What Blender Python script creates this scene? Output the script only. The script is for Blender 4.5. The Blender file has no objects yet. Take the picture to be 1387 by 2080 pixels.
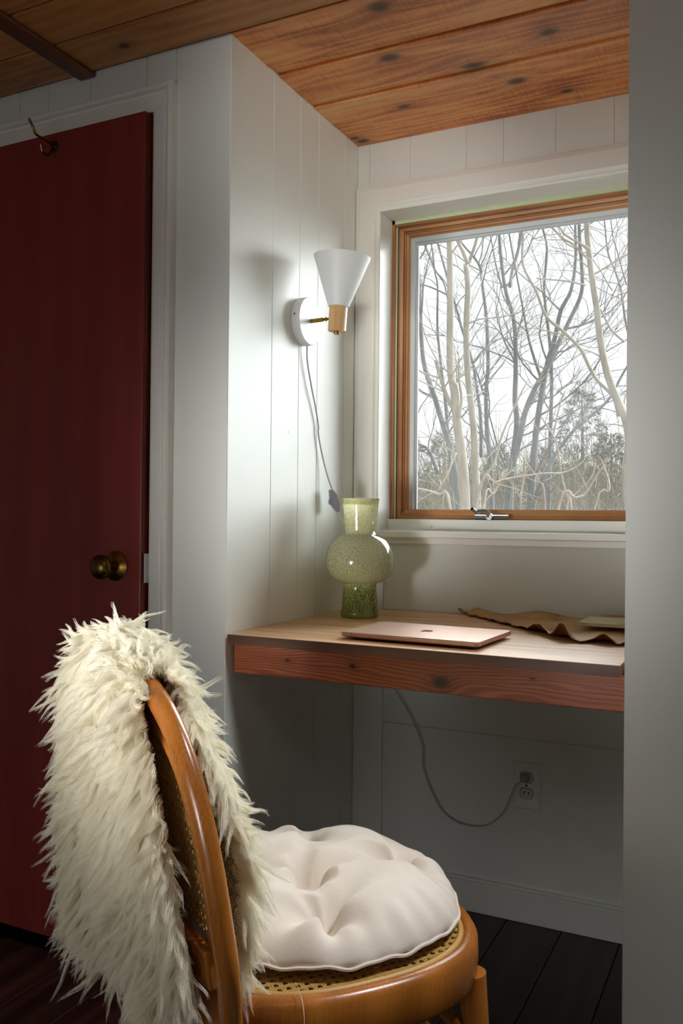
import bpy, bmesh, math, random
import numpy as np
from mathutils import Vector, Matrix
random.seed(7); np.random.seed(7)
S = bpy.context.scene
COL = S.collection
PI = math.pi

# ---------------------------------------------------------------- camera
CAM = np.array([1.0534, -2.2227, 1.03]); FPX = 1770.687
YAW, PITCH, ROLL = -.4578, .0061, .0094
_f = np.array([math.sin(YAW)*math.cos(PITCH), math.cos(YAW)*math.cos(PITCH), math.sin(PITCH)])
_r = np.array([math.cos(YAW), -math.sin(YAW), 0.]); _u = np.cross(_r, _f)
RT = math.cos(ROLL)*_r + math.sin(ROLL)*_u; UP = -math.sin(ROLL)*_r + math.cos(ROLL)*_u; FW = _f
cd = bpy.data.cameras.new('camera'); cam = bpy.data.objects.new('camera', cd); COL.objects.link(cam)
cd.sensor_fit = 'VERTICAL'; cd.sensor_height = 36; cd.lens = FPX*36/2080; cd.clip_end = 500; cd.clip_start = .02
cam.matrix_world = Matrix(((RT[0], UP[0], -FW[0], CAM[0]), (RT[1], UP[1], -FW[1], CAM[1]), (RT[2], UP[2], -FW[2], CAM[2]), (0, 0, 0, 1)))
S.camera = cam

# ---------------------------------------------------------------- world, sun, lamps
W = bpy.data.worlds.new('overcast_sky'); S.world = W; W.use_nodes = True
nt = W.node_tree; nt.nodes.clear()
o = nt.nodes.new('ShaderNodeOutputWorld'); b = nt.nodes.new('ShaderNodeBackground')
tc = nt.nodes.new('ShaderNodeTexCoord'); sx = nt.nodes.new('ShaderNodeSeparateXYZ'); cr = nt.nodes.new('ShaderNodeValToRGB')
nt.links.new(tc.outputs['Generated'], sx.inputs[0]); nt.links.new(sx.outputs['Z'], cr.inputs[0])
cr.color_ramp.elements[0].position = 0.0; cr.color_ramp.elements[0].color = (.93, .94, .95, 1)
cr.color_ramp.elements[1].position = .6; cr.color_ramp.elements[1].color = (.84, .88, .93, 1)
nt.links.new(cr.outputs[0], b.inputs[0]); b.inputs[1].default_value = .60
nt.links.new(b.outputs[0], o.inputs[0])

def lamp(name, kind, loc, direction, energy, color=(1, 1, 1), size=1, size_y=None, angle=0):
    l = bpy.data.lights.new(name, kind); l.energy = energy; l.color = color
    if kind == 'AREA':
        l.shape = 'RECTANGLE'; l.size = size; l.size_y = size_y or size
    if kind == 'SUN': l.angle = angle
    ob = bpy.data.objects.new(name, l); COL.objects.link(ob); ob.location = loc
    ob.rotation_euler = Vector(direction).to_track_quat('-Z', 'Y').to_euler()
    return ob
# hazy winter sun standing beyond the window, up to the right
lamp('hazy_sun', 'SUN', (3, 5, 4), (-.20, -.76, -.58), 14, (.93, .98, 1.0), angle=math.radians(96))
pt = lamp('window_portal', 'AREA', (.41, .16, 1.44), (0, -1, 0), 1, size=.74, size_y=.92)
pt.data.cycles.is_portal = True
# two unseen area lights added as fill to brighten the room
lamp('low_fill', 'AREA', (-.1, -4.1, .58), (.05, 1, .05), 4.5, (.94, .96, 1.0), size=1.8, size_y=.7)
lamp('room_fill', 'AREA', (1.10, -2.15, 2.03), (-.4, .8, -1), 1, (.95, .97, 1.0), size=1.0, size_y=.5)

sp2 = lamp('fleece_fill', 'SPOT', (-.95, -2.35, 1.55), (1.15, 1.13, -1.08), 10, (1.0, .98, .93))  # unseen fill spot added to brighten the rear of the sheepskin
sp2.data.spot_size = math.radians(30); sp2.data.spot_blend = .7; sp2.data.shadow_soft_size = .2
# unseen fill panel added behind the camera to brighten the alcove
sp0 = lamp('alcove_fill', 'AREA', (.08, -2.45, .70), (.40, 2.45, .60), .85, (1.0, .98, .95), size=.5, size_y=.40)
sp0.data.spread = math.radians(32)
sp3 = lamp('left_wall_fill', 'SPOT', (1.12, -2.2, 2.0), (-.98, 1.9, -.10), 34, (1.0, .99, .95))  # unseen fill spot added to lift the upper left alcove wall
sp3.data.spot_size = math.radians(25); sp3.data.spot_blend = .8; sp3.data.shadow_soft_size = .15
sp1 = lamp('chair_fill', 'SPOT', (1.35, -.95, 2.0), (-1.0, -.20, -1.40), 44, (.97, .99, 1.0))  # unseen fill spot added to light the cushion and fleece
sp1.data.spot_size = math.radians(46); sp1.data.spot_blend = .7; sp1.data.shadow_soft_size = .16

S.view_settings.view_transform = 'Standard'; S.view_settings.look = 'None'
S.view_settings.gamma = 1; S.view_settings.exposure = 1.0; S.view_settings.use_curve_mapping = False
S.cycles.use_denoising = True; S.cycles.max_bounces = 10; S.cycles.diffuse_bounces = 6
S.cycles.transparent_max_bounces = 24; S.cycles.caustics_refractive = False; S.cycles.caustics_reflective = False
S.cycles.sample_clamp_indirect = 6

# ---------------------------------------------------------------- helpers
def s2l(c):
    return tuple(((v/255)/12.92 if v/255 <= .04045 else ((v/255+.055)/1.055)**2.4) for v in c) + (1,)

class MB:
    def __init__(s): s.v = []; s.f = []
    def add(s, v, f):
        k = len(s.v); s.v += [tuple(map(float, p)) for p in v]; s.f += [tuple(i+k for i in q) for q in f]; return s
    def box(s, x0, x1, y0, y1, z0, z1):
        x0, x1 = sorted((x0, x1)); y0, y1 = sorted((y0, y1)); z0, z1 = sorted((z0, z1))
        return s.add([(x0,y0,z0),(x1,y0,z0),(x1,y1,z0),(x0,y1,z0),(x0,y0,z1),(x1,y0,z1),(x1,y1,z1),(x0,y1,z1)],
                     [(0,3,2,1),(4,5,6,7),(0,1,5,4),(1,2,6,5),(2,3,7,6),(3,0,4,7)])
    def tube(s, path, rad, n=8, ell=None, ref=None, cap=True):
        P = np.array(path, float); m = len(P)
        if np.isscalar(rad): rad = [rad]*m
        T = np.gradient(P, axis=0); T /= np.linalg.norm(T, axis=1)[:, None] + 1e-12
        a = np.array(ref if ref is not None else (0, 0, 1.) if abs(T[0][2]) < .9 else (1., 0, 0))
        v = []
        for i in range(m):
            a = a - T[i]*(a@T[i]); a /= np.linalg.norm(a)+1e-12; c = np.cross(T[i], a)
            e = ell or (1, 1)
            for k in range(n):
                t = 2*PI*k/n
                v.append(P[i] + rad[i]*(e[0]*math.cos(t)*a + e[1]*math.sin(t)*c))
        f = [(i*n+k, i*n+(k+1) % n, (i+1)*n+(k+1) % n, (i+1)*n+k) for i in range(m-1) for k in range(n)]
        if cap: f += [tuple(range(n))[::-1], tuple(range((m-1)*n, m*n))]
        return s.add(v, f)
    def lathe(s, prof, n=48, origin=(0, 0, 0), axis=None, cap=True):
        # prof: (r, h); axis: 3x3 columns (a, b, h)
        A = np.eye(3) if axis is None else np.array(axis); o = np.array(origin, float)
        v = [o + A@np.array([r*math.cos(2*PI*k/n), r*math.sin(2*PI*k/n), h]) for r, h in prof for k in range(n)]
        m = len(prof)
        f = [(i*n+k, i*n+(k+1) % n, (i+1)*n+(k+1) % n, (i+1)*n+k) for i in range(m-1) for k in range(n)]
        if cap: f += [tuple(range(n))[::-1], tuple(range((m-1)*n, m*n))]
        return s.add(v, f)
    def build(s, name, mat, parent=None, bevel=0, smooth=False, seg=2, angle=35, sub=0):
        me = bpy.data.meshes.new(name); me.from_pydata(s.v, [], s.f); me.update()
        bm = bmesh.new(); bm.from_mesh(me); bmesh.ops.recalc_face_normals(bm, faces=bm.faces); bm.to_mesh(me); bm.free()
        ob = bpy.data.objects.new(name, me); COL.objects.link(ob)
        me.materials.append(mat)
        if bevel:
            md = ob.modifiers.new('bevel', 'BEVEL'); md.width = bevel; md.segments = seg; md.limit_method = 'ANGLE'; md.angle_limit = math.radians(30)
        if sub:
            md = ob.modifiers.new('sub', 'SUBSURF'); md.levels = sub; md.render_levels = sub
        if smooth:
            me.polygons.foreach_set('use_smooth', [True]*len(me.polygons))
            if angle < 180:
                try: me.set_sharp_from_angle(angle=math.radians(angle))
                except Exception: pass
        if parent is not None:
            ob.parent = parent
            if parent.type == 'EMPTY': ob.matrix_parent_inverse = PINV[parent.name]
        return ob
PINV = {}
def thing(name, label, cat, loc=(0, 0, 0), group=None):
    ob = bpy.data.objects.new(name, None); COL.objects.link(ob); ob.location = loc; ob.empty_display_size = .05
    ob['label'] = label; ob['category'] = cat
    if group: ob['group'] = group
    PINV[ob.name] = Matrix.Translation(Vector(loc)).inverted()
    return ob
def tag(ob, label, cat, group=None, kind=None):
    ob['label'] = label; ob['category'] = cat
    if group: ob['group'] = group
    if kind: ob['kind'] = kind
    return ob
def struct(ob, label=None, cat=None):
    ob['kind'] = 'structure'
    if label: ob['label'] = label
    if cat: ob['category'] = cat
    return ob
def B(x0, x1, y0, y1, z0, z1): return MB().box(x0, x1, y0, y1, z0, z1)

# ---- node helper
class NT:
    def __init__(s, name):
        s.m = bpy.data.materials.new(name); s.m.use_nodes = True; s.t = s.m.node_tree; s.t.nodes.clear()
        s.out = s.t.nodes.new('ShaderNodeOutputMaterial')
    def n(s, typ, ins=None, **kw):
        x = s.t.nodes.new(typ)
        for k, v in kw.items(): setattr(x, k, v)
        for k, v in (ins or {}).items():
            if isinstance(v, bpy.types.NodeSocket): s.t.links.new(v, x.inputs[k])
            elif v is not None: x.inputs[k].default_value = v
        return x
    def math(s, op, a, b=None, c=None, clamp=False):
        x = s.n('ShaderNodeMath', {0: a, 1: b, 2: c} if c is not None else {0: a, 1: b} if b is not None else {0: a}, operation=op, use_clamp=clamp)
        return x.outputs[0]
    def ramp(s, fac, stops, interp='LINEAR'):
        x = s.n('ShaderNodeValToRGB', {0: fac}); e = x.color_ramp.elements; x.color_ramp.interpolation = interp
        e[0].position, e[0].color = stops[0][0], stops[0][1]; e[1].position, e[1].color = stops[-1][0], stops[-1][1]
        for p, c in stops[1:-1]: q = e.new(p); q.color = c
        return x.outputs[0]
    def mix(s, fac, a, b, blend='MIX'):
        x = s.n('ShaderNodeMix', {0: fac, 6: a, 7: b}, data_type='RGBA', blend_type=blend); return x.outputs[2]
    def noise(s, vec, scale, detail=3, rough=.55, dist=0):
        return s.n('ShaderNodeTexNoise', {'Vector': vec, 'Scale': scale, 'Detail': detail, 'Roughness': rough, 'Distortion': dist}).outputs['Fac']
    def principled(s, **kw):
        p = s.n('ShaderNodeBsdfPrincipled')
        for k, v in kw.items():
            k = k.replace('_', ' ')
            if isinstance(v, bpy.types.NodeSocket): s.t.links.new(v, p.inputs[k])
            else: p.inputs[k].default_value = v
        s.t.links.new(p.outputs[0], s.out.inputs[0]); return p
    def bump(s, h, strength=.3, dist=.002):
        return s.n('ShaderNodeBump', {'Height': h, 'Strength': strength, 'Distance': dist}).outputs[0]
def comb(N, x, y, z): return N.n('ShaderNodeCombineXYZ', {0: x, 1: y, 2: z}).outputs[0]

def paint(name, rgb, rough=.45, bump=.25, dirt=.04):
    N = NT(name); c = N.n('ShaderNodeTexCoord').outputs['Object']
    st = N.n('ShaderNodeMapping', {'Vector': c, 'Scale': (40, 40, 4)}).outputs[0]
    a = N.noise(st, 3, 4); bb = N.noise(c, 5, 3); d = N.noise(c, 130, 2)
    base = s2l(rgb); dk = tuple(v*(1-dirt*2.2) for v in base[:3])+(1,)
    col = N.mix(N.math('MULTIPLY', bb, .9), base, dk)
    h = N.math('ADD', N.math('MULTIPLY', a, .6), N.math('MULTIPLY', d, .5))
    # small nail dimples and knot bleeds
    vo = N.n('ShaderNodeTexVoronoi', {'Vector': c, 'Scale': 5.5}).outputs['Distance']
    dot = N.math('LESS_THAN', vo, .016)
    col = N.mix(N.math('MULTIPLY', dot, .45), col, s2l((120, 112, 98)))
    h = N.math('SUBTRACT', h, N.math('MULTIPLY', dot, 1.0))
    N.principled(Base_Color=col, Roughness=rough, Normal=N.bump(h, bump, .0012))
    return N.m

def wood(name, dark, mid, light, u=0, v=1, freq=90, knots=(), rough=.4, blotch=.5, saw=0, fiber=.35, bumps=.25, gap=None, spec=.5, randamp=1.0, ksize=1.0, vary=.25, rings=.42):
    """grain runs along axis u, rings spread across axis v; knots = (u, v, radius)"""
    N = NT(name); tc = N.n('ShaderNodeTexCoord').outputs['Object']
    rnd = N.n('ShaderNodeObjectInfo').outputs['Random']
    sp = N.n('ShaderNodeSeparateXYZ', {0: tc}); U, V = sp.outputs[u], sp.outputs[v]; Wc = sp.outputs[3-u-v]
    off = N.math('MULTIPLY', rnd, 17.3*randamp)
    Uo = N.math('ADD', U, off)
    p1 = comb(N, N.math('MULTIPLY', Uo, 1.6), N.math('MULTIPLY', V, 9), N.math('ADD', N.math('MULTIPLY', Wc, 9), off))
    warp = N.noise(p1, 1.0, 3, .5)
    t = N.math('ADD', N.math('MULTIPLY', N.math('ADD', V, N.math('MULTIPLY', Wc, .7)), freq), N.math('MULTIPLY', warp, freq*.13))
    dark_f = None; core_f = None
    for (ku, kv, kr) in knots:
        du = N.math('MULTIPLY', N.math('SUBTRACT', U, ku), 1/(kr*1.5)); dv = N.math('MULTIPLY', N.math('SUBTRACT', V, kv), 1/kr)
        d2 = N.math('ADD', N.math('MULTIPLY', du, du), N.math('MULTIPLY', dv, dv))
        bulge = N.math('EXPONENT', N.math('MULTIPLY', N.math('SQRT', d2), -.55))
        t = N.math('ADD', t, N.math('MULTIPLY', bulge, freq*kr*2.4))
        core = N.math('EXPONENT', N.math('MULTIPLY', N.math('MULTIPLY', d2, d2), -1.0))
        halo = N.math('MULTIPLY', N.math('EXPONENT', N.math('MULTIPLY', d2, -.16)), .45)
        tot = halo; core_f = core if core_f is None else N.math('MAXIMUM', core_f, core)
        dark_f = tot if dark_f is None else N.math('MAXIMUM', dark_f, tot)
    ring = N.math('SINE', N.math('MULTIPLY', t, 1.0))
    ring = N.math('MULTIPLY_ADD', ring, .5, .5)
    ring = N.math('POWER', ring, 1.6)
    fib = N.noise(comb(N, N.math('MULTIPLY', Uo, 6), N.math('MULTIPLY', V, 420), N.math('MULTIPLY', Wc, 420)), 1, 3, .6)
    big = N.noise(comb(N, N.math('MULTIPLY', Uo, 3.0), N.math('MULTIPLY', V, 11), off), 1, 4, .6, .6)
    fac = N.math('ADD', N.math('MULTIPLY', ring, rings), N.math('MULTIPLY', fib, fiber))
    fac = N.math('ADD', fac, N.math('MULTIPLY_ADD', N.math('SUBTRACT', big, .5), blotch*1.6, (.42-rings)*.5))
    fac = N.math('ADD', fac, N.math('MULTIPLY', N.math('SUBTRACT', rnd, .5), vary))
    if saw:
        sw = N.noise(comb(N, N.math('MULTIPLY', Uo, 260), N.math('MULTIPLY', V, 14), 0.), 1, 2, .6)
        msk = N.noise(comb(N, N.math('MULTIPLY', Uo, 5), N.math('MULTIPLY', V, 9), 3.), 1, 2)
        fac = N.math('SUBTRACT', fac, N.math('MULTIPLY', N.math('MULTIPLY', N.math('SUBTRACT', sw, .45), msk), saw))
    col = N.ramp(fac, [(.0, s2l(dark)), (.42, s2l(mid)), (.95, s2l(light))])
    if dark_f is not None:
        col = N.mix(N.math('MULTIPLY', dark_f, .88), col, s2l(tuple(.66*k for k in dark)))
        col = N.mix(N.math('MULTIPLY', core_f, .9), col, s2l(tuple(.36*k for k in dark)))
    h = N.math('ADD', N.math('MULTIPLY', ring, .5), fib)
    N.principled(Base_Color=col, Roughness=N.math('MULTIPLY_ADD', fib, .25, rough-.1), Normal=N.bump(h, bumps, .0006), Specular_IOR_Level=spec)
    return N.m

def simple(name, rgb, rough=.5, metal=0, bump=0, bscale=200, **kw):
    N = NT(name); c = N.n('ShaderNodeTexCoord').outputs['Object']
    n = N.noise(c, bscale, 3); base = s2l(rgb)
    col = N.mix(N.math('MULTIPLY', n, .35), base, tuple(v*.72 for v in base[:3])+(1,))
    a = dict(Base_Color=col, Roughness=rough, Metallic=metal); a.update(kw)
    if bump: a['Normal'] = N.bump(n, bump, .001)
    N.principled(**a); return N.m

# ---------------------------------------------------------------- materials
M_wall = paint('white_wall_paint', (238, 241, 234), .42, .22)
M_wall2 = paint('cool_white_wall_paint', (232, 235, 229), .5, .2)
M_trim = paint('white_gloss_trim', (240, 239, 231), .3, .25, .03)
M_ceil = wood('knotty_pine', (164, 84, 38), (238, 154, 88), (252, 208, 144), 0, 1, 230,
              [(.27, -.411, .017), (-.018, -.737, .012), (.504, -.183, .016), (.212, -.176, .012), (.028, -.03, .013), (.015, -.055, .009),
               (.43, -.29, .022), (.60, -.075, .010), (.33, -.60, .018), (.62, -.36, .014)], .42, .85, .9, fiber=.5, rings=.2, vary=.4)
M_ceil2 = wood('dark_stained_pine', (136, 82, 38), (196, 134, 70), (222, 164, 96), 0, 1, 190, [(-.24, -.71, .010), (-.6, -.83, .012)], .4, .5, .25, rings=.16)
M_batten = wood('batten_wood', (58, 28, 16), (104, 55, 30), (132, 76, 42), 1, 0, 120, rough=.35)
M_door = wood('mahogany_door', (100, 34, 31), (142, 54, 48), (160, 74, 60), 2, 0, 60, rings=.10, rough=.36, blotch=.10, fiber=.5, bumps=.12)
M_dooredge = wood('raw_door_edge', (80, 26, 12), (120, 46, 22), (150, 66, 34), 2, 1, 160, rough=.4)
M_floor = wood('dark_floor_boards', (16, 7, 6), (40, 20, 16), (62, 34, 26), 1, 0, 80, rough=.34, blotch=.8)
M_desktop = wood('oiled_desk_top', (168, 116, 74), (226, 178, 130), (244, 210, 168), 0, 1, 120, rings=.2, rough=.36, blotch=.55, fiber=.5, bumps=.1, vary=.12, spec=.6)
M_apron = wood('stained_fir', (84, 36, 20), (196, 104, 60), (232, 156, 100), 0, 2, 820, [(.482, .712, .011), (.292, .727, .005), (.14, .727, .003), (.66, .735, .0025)], .36, .22, fiber=.4, bumps=.3, vary=.0, rings=.3)
M_deskedge = wood('shaded_desk_edge', (52, 30, 22), (104, 66, 46), (140, 94, 66), 0, 2, 120, rough=.4, rings=.2)  # wood darkened to carry the shade on the desk's front edge
M_sash = wood('pine_sash', (134, 82, 46), (188, 132, 82), (216, 166, 112), 2, 0, 150, rough=.42, rings=.2)
M_sashh = wood('pine_sash_rail', (134, 82, 46), (188, 132, 82), (216, 166, 112), 0, 2, 150, rough=.42, rings=.2)
M_chair = wood('honey_bentwood', (118, 64, 18), (172, 104, 38), (198, 134, 62), 2, 0, 60, rough=.25, blotch=.35, fiber=.3, bumps=.08, vary=0, rings=.2)
M_cup = wood('oak_cup', (168, 124, 72), (200, 158, 104), (216, 180, 128), 2, 0, 160, rough=.4, bumps=.06)
M_cane = simple('woven_cane', (196, 156, 88), .45, 0, .2, 500)
M_brass = simple('aged_brass', (156, 122, 60), .26, 1, .05)
M_brassd = simple('dark_brass', (120, 96, 50), .3, 1, .05)
M_steel = simple('satin_grey_metal', (150, 152, 148), .32, .85)
M_dkmet = simple('dark_metal', (52, 50, 50), .35, .6)
M_alu = simple('grey_aluminium', (206, 212, 214), .45, .1)
M_white = simple('white_enamel', (226, 229, 230), .42, 0)
M_plastic = simple('white_plastic', (206, 204, 206), .4, 0)
M_plug = simple('grey_plug_plastic', (150, 150, 165), .4, 0)
M_black = simple('black_slot', (12, 11, 11), .6)
M_rubber = simple('black_gasket', (32, 30, 30), .6)
M_foam = simple('pale_weatherstrip', (206, 214, 178), .6)
M_rose = simple('rose_gold_aluminium', (236, 196, 176), .32, .55, 0, 900)
M_roses = simple('rose_gold_side', (214, 158, 130), .3, .6, 0, 900)
M_logo = simple('mirror_logo', (110, 84, 76), .12, .9)
M_cord = simple('grey_cord', (186, 187, 190), .5)

def glass_pane():
    N = NT('hazed_pane'); c = N.n('ShaderNodeTexCoord').outputs['Object']
    tr = N.n('ShaderNodeBsdfTransparent', {0: (.96, .975, .97, 1)}); gl = N.n('ShaderNodeBsdfGlossy', {'Roughness': .02})
    fr = N.n('ShaderNodeFresnel', {'IOR': 1.45}); m = N.n('ShaderNodeMixShader', {0: fr.outputs[0], 1: tr.outputs[0], 2: gl.outputs[0]})
    d = N.n('ShaderNodeBsdfTranslucent', {0: (.9, .92, .95, 1)})  # haze over the view, put into the glass as a pale translucent veil
    n1 = N.noise(c, 4, 4); n2 = N.noise(c, 220, 2)
    f = N.math('MULTIPLY', N.math('ADD', n1, N.math('MULTIPLY', N.math('GREATER_THAN', n2, .68), .5)), .045)
    m2 = N.n('ShaderNodeMixShader', {0: f, 1: m.outputs[0], 2: d.outputs[0]}); N.t.links.new(m2.outputs[0], N.out.inputs[0]); return N.m
M_pane = glass_pane()

def vase_mat():
    N = NT('mottled_green_glass'); c = N.n('ShaderNodeTexCoord').outputs['Object']
    sp = N.n('ShaderNodeSeparateXYZ', {0: c}); z = sp.outputs[2]
    n1 = N.noise(N.n('ShaderNodeMapping', {'Vector': c, 'Scale': (1, 1, .45)}).outputs[0], 400, 2, .6)
    n2 = N.noise(c, 30, 2)
    low = N.n('ShaderNodeMapRange', {0: z, 1: .845, 2: .875, 3: 1.0, 4: 0.0}).outputs[0]   # foot holds denser glass
    base = N.mix(low, s2l((255, 254, 222)), s2l((206, 214, 128)))
    dk = N.mix(low, s2l((230, 227, 162)), s2l((112, 120, 52)))
    f = N.ramp(n1, [(.40, (0, 0, 0, 1)), (.58, (1, 1, 1, 1))])
    clear = N.math('LESS_THAN', z, .791)
    col = N.mix(f, dk, base); col = N.mix(clear, col, s2l((172, 190, 78)))
    p = N.principled(Base_Color=col, Roughness=.07, IOR=1.5, Coat_Weight=.4)
    p.inputs['Transmission Weight'].default_value = 0
    d = N.n('ShaderNodeBsdfTranslucent', {0: col}); tr = N.n('ShaderNodeBsdfTransparent', {0: (.86, .9, .62, 1)})
    a = N.n('ShaderNodeMixShader', {0: .62, 1: p.outputs[0], 2: d.outputs[0]})
    b2 = N.n('ShaderNodeMixShader', {0: N.math('ADD', .05, N.math('MULTIPLY', N.math('SUBTRACT', 1., f), .14)), 1: a.outputs[0], 2: tr.outputs[0]})
    g = N.n('ShaderNodeBsdfGlossy', {'Roughness': .04}); lw = N.n('ShaderNodeFresnel', {'IOR': 1.5})
    e = N.n('ShaderNodeMixShader', {0: lw.outputs[0], 1: b2.outputs[0], 2: g.outputs[0]})
    N.t.links.new(e.outputs[0], N.out.inputs[0]); return N.m
M_vase = vase_mat()

def leather():
    N = NT('aged_hide'); c = N.n('ShaderNodeTexCoord').outputs['Object']
    a = N.noise(c, 9, 5, .6, 1.0); b1 = N.noise(c, 60, 4)
    at = N.n('ShaderNodeAttribute', attribute_name='edge').outputs['Fac']
    f = N.math('ADD', N.math('MULTIPLY', a, .8), N.math('MULTIPLY', b1, .25))
    col = N.ramp(f, [(.3, s2l((132, 88, 48))), (.5, s2l((182, 138, 86))), (.75, s2l((206, 168, 112)))])
    col = N.mix(N.math('MULTIPLY', at, .75), col, s2l((104, 46, 24)))
    N.principled(Base_Color=col, Roughness=.5, Normal=N.bump(f, .5, .003)); return N.m
M_hide = leather()

def bookmat():
    N = NT('printed_cover'); c = N.n('ShaderNodeTexCoord').outputs['Object']
    a = N.noise(c, 26, 4, .6, 1.2); b1 = N.noise(c, 60, 3, .6, 2.)
    col = N.ramp(a, [(.42, s2l((196, 206, 160))), (.5, s2l((222, 214, 176))), (.6, s2l((206, 190, 150)))])
    ln = N.math('LESS_THAN', N.math('ABSOLUTE', N.math('SUBTRACT', b1, .5)), .012)
    col = N.mix(N.math('MULTIPLY', ln, .6), col, s2l((150, 110, 100)))
    N.principled(Base_Color=col, Roughness=.45); return N.m
M_book = bookmat()

def cloth():
    N = NT('cream_felt'); c = N.n('ShaderNodeTexCoord').outputs['Object']
    n = N.noise(c, 900, 3, .7); m = N.noise(c, 14, 3)
    col = N.mix(m, s2l((216, 202, 188)), s2l((236, 226, 214)))
    N.principled(Base_Color=col, Roughness=.95, Sheen_Weight=.35, Normal=N.bump(N.math('ADD', n, N.math('MULTIPLY', N.noise(c, 180, 3), .7)), .45, .0012)); return N.m
M_cushion = cloth()

def wool():
    N = NT('ivory_wool'); c = N.n('ShaderNodeTexCoord').outputs['Object']
    col = N.mix(N.noise(c, 16, 3), s2l((248, 243, 224)), s2l((255, 253, 244)))
    d = N.n('ShaderNodeBsdfDiffuse', {0: col}); t = N.n('ShaderNodeBsdfTranslucent', {0: col})
    m = N.n('ShaderNodeMixShader', {0: .42, 1: d.outputs[0], 2: t.outputs[0]}); N.t.links.new(m.outputs[0], N.out.inputs[0]); return N.m
M_wool = wool()
M_hideback = simple('pelt', (168, 154, 134), .8)

def bark(name, c1, c2, sc=1.):
    N = NT(name); c = N.n('ShaderNodeTexCoord').outputs['Object']
    n = N.noise(N.n('ShaderNodeMapping', {'Vector': c, 'Scale': (30*sc, 30*sc, 8*sc)}).outputs[0], 1, 5, .6)
    col = N.ramp(n, [(.3, s2l(c1)), (.65, s2l(c2))])
    N.principled(Base_Color=col, Roughness=.8, Normal=N.bump(n, .5, .01)); return N.m
M_bark1 = bark('pale_tan_bark', (104, 96, 82), (138, 128, 110))
M_bark2 = bark('grey_bark', (72, 69, 64), (104, 100, 94))
M_bark3 = bark('russet_bark', (98, 80, 66), (132, 114, 96))

# ================================================================ STRUCTURE
D = .645; ZC = 2.074; ZD = .777; AW = .826; FX = -D
# floor: base + individual boards running away from the window wall
fl = struct(B(-2.2, 3.4, -4.2, .0, -.06, -.012).build('floor', M_floor))
random.seed(3)
x = -2.2
while x < 3.3:
    w = .1395
    y0 = -4.2
    while y0 < -.0:
        L = random.uniform(.9, 1.7); y1 = min(-.001, y0+L)
        B(x+.0010, x+w-.0010, y0+.001, y1-.001, -.012, 0).build('floor_board', M_floor, fl, bevel=.0012, seg=1)
        y0 = y0+L
    x += w
# walls
def panelled_back():
    wb = MB()
    wx0, wx1, wz0, wz1 = .076, .762, .997, 1.880      # rough opening
    wb.box(-.10, wx0, .004, .14, -.06, 2.2); wb.box(wx1, 1.0, .004, .14, -.06, 2.2)
    wb.box(wx0, wx1, .004, .14, -.06, wz0); wb.box(wx0, wx1, .004, .14, wz1, 2.2)
    w = struct(wb.build('wall_back', M_wall2))
    g = .0003
    xs = [0., .037, .159, .32, .42, .556, .70, AW]
    for a, b_ in zip(xs[:-1], xs[1:]):
        B(a+g, b_-g, 0, .004, 1.88, ZC+.03).build('panel', M_wall2, w, bevel=.0004, seg=1)
    B(.0, .09, 0, .004, .0, .99).build('panel', M_wall, w, bevel=.0004, seg=1)
    B(.0915, AW, 0, .004, ZD+.0, .985).build('panel', M_wall2, w, bevel=.0004, seg=1)
    B(.0915, AW, -.0, .004, .4665, ZD-.002).build('panel', M_wall2, w, bevel=.0004, seg=1)
    xs = [.0915, .30, .47, .60, .73, AW]
    B(.0915, AW, -.0, .004, .0, .4645).build('panel', M_wall2, w, bevel=.0004, seg=1)
    B(.0, .076, 0, .004, .99, 1.9).build('panel', M_wall, w); B(.762, AW, 0, .004, .99, 1.9).build('panel', M_wall, w)
    return w
wall_back = panelled_back()
wl = struct(B(-.10, -.004, -D+.004, .1, -.06, 2.2).build('wall_left', M_wall))
g = .0006
ys = [-D+.0, -.463, -.333, -.235, -.08, 0.]
for a, b_ in zip(ys[:-1], ys[1:]):
    B(-.004, 0, a+g, b_-g, 0, ZC+.03).build('panel', M_wall, wl, bevel=.0007, seg=1)
# wall with the door, left of the alcove
wf = MB(); wf.box(-2.2, -.95, -D+.004, -.5, -.06, 2.2); wf.box(-.185, -.004, -D+.004, -.5, -.06, 2.2); wf.box(-.95, -.185, -D+.004, -.5, 1.945, 2.2)
wf = struct(wf.build('wall_door_side', M_wall2))
xs = [-1.6, -1.45, -1.29, -1.15, -.99, -.86, -.76, -.624, -.529, -.397, -.229, -.147, 0]
for a, b_ in zip(xs[:-1], xs[1:]):
    lo = 0 if (a >= -.15 or b_ <= -.98) else 1.99
    B(a+g, b_-g, -D, -D+.004, lo, ZC+.01).build('panel', M_wall2, wf, bevel=.0011, seg=1)
# closet darkness behind the door
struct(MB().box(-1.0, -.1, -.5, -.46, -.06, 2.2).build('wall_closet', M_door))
# wall right of the alcove
wr = struct(B(AW+.004, 3.4, -D+.004, -.45, -.06, 2.2).build('wall_right', M_wall2))
xs = [AW, 1.02, 1.16, 1.30, 1.5, 1.7, 1.9, 2.1, 2.4]
for a, b_ in zip(xs[:-1], xs[1:]):
    B(a+g, b_-g, -D, -D+.004, 0, ZC+.01).build('panel', M_wall2, wr, bevel=.0011, seg=1)
struct(B(AW, AW+.1, -D+.004, .1, -.06, 2.2).build('wall_alcove_right', M_wall2))
# the far sides of the room, behind the camera
struct(B(-2.3, -2.2, -4.2, -.5, -.06, 2.2).build('wall_far_left', M_wall2))
struct(B(3.4, 3.5, -4.2, -.5, -.06, 2.2).build('wall_far_right', M_wall2))
struct(B(-2.3, 3.5, -4.3, -4.2, -.06, 2.2).build('wall_behind', M_wall2))
# ceiling
ce = struct(B(-2.3, 3.5, -4.3, .1, ZC+.035, ZC+.09).build('ceiling', M_ceil2))
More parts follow.
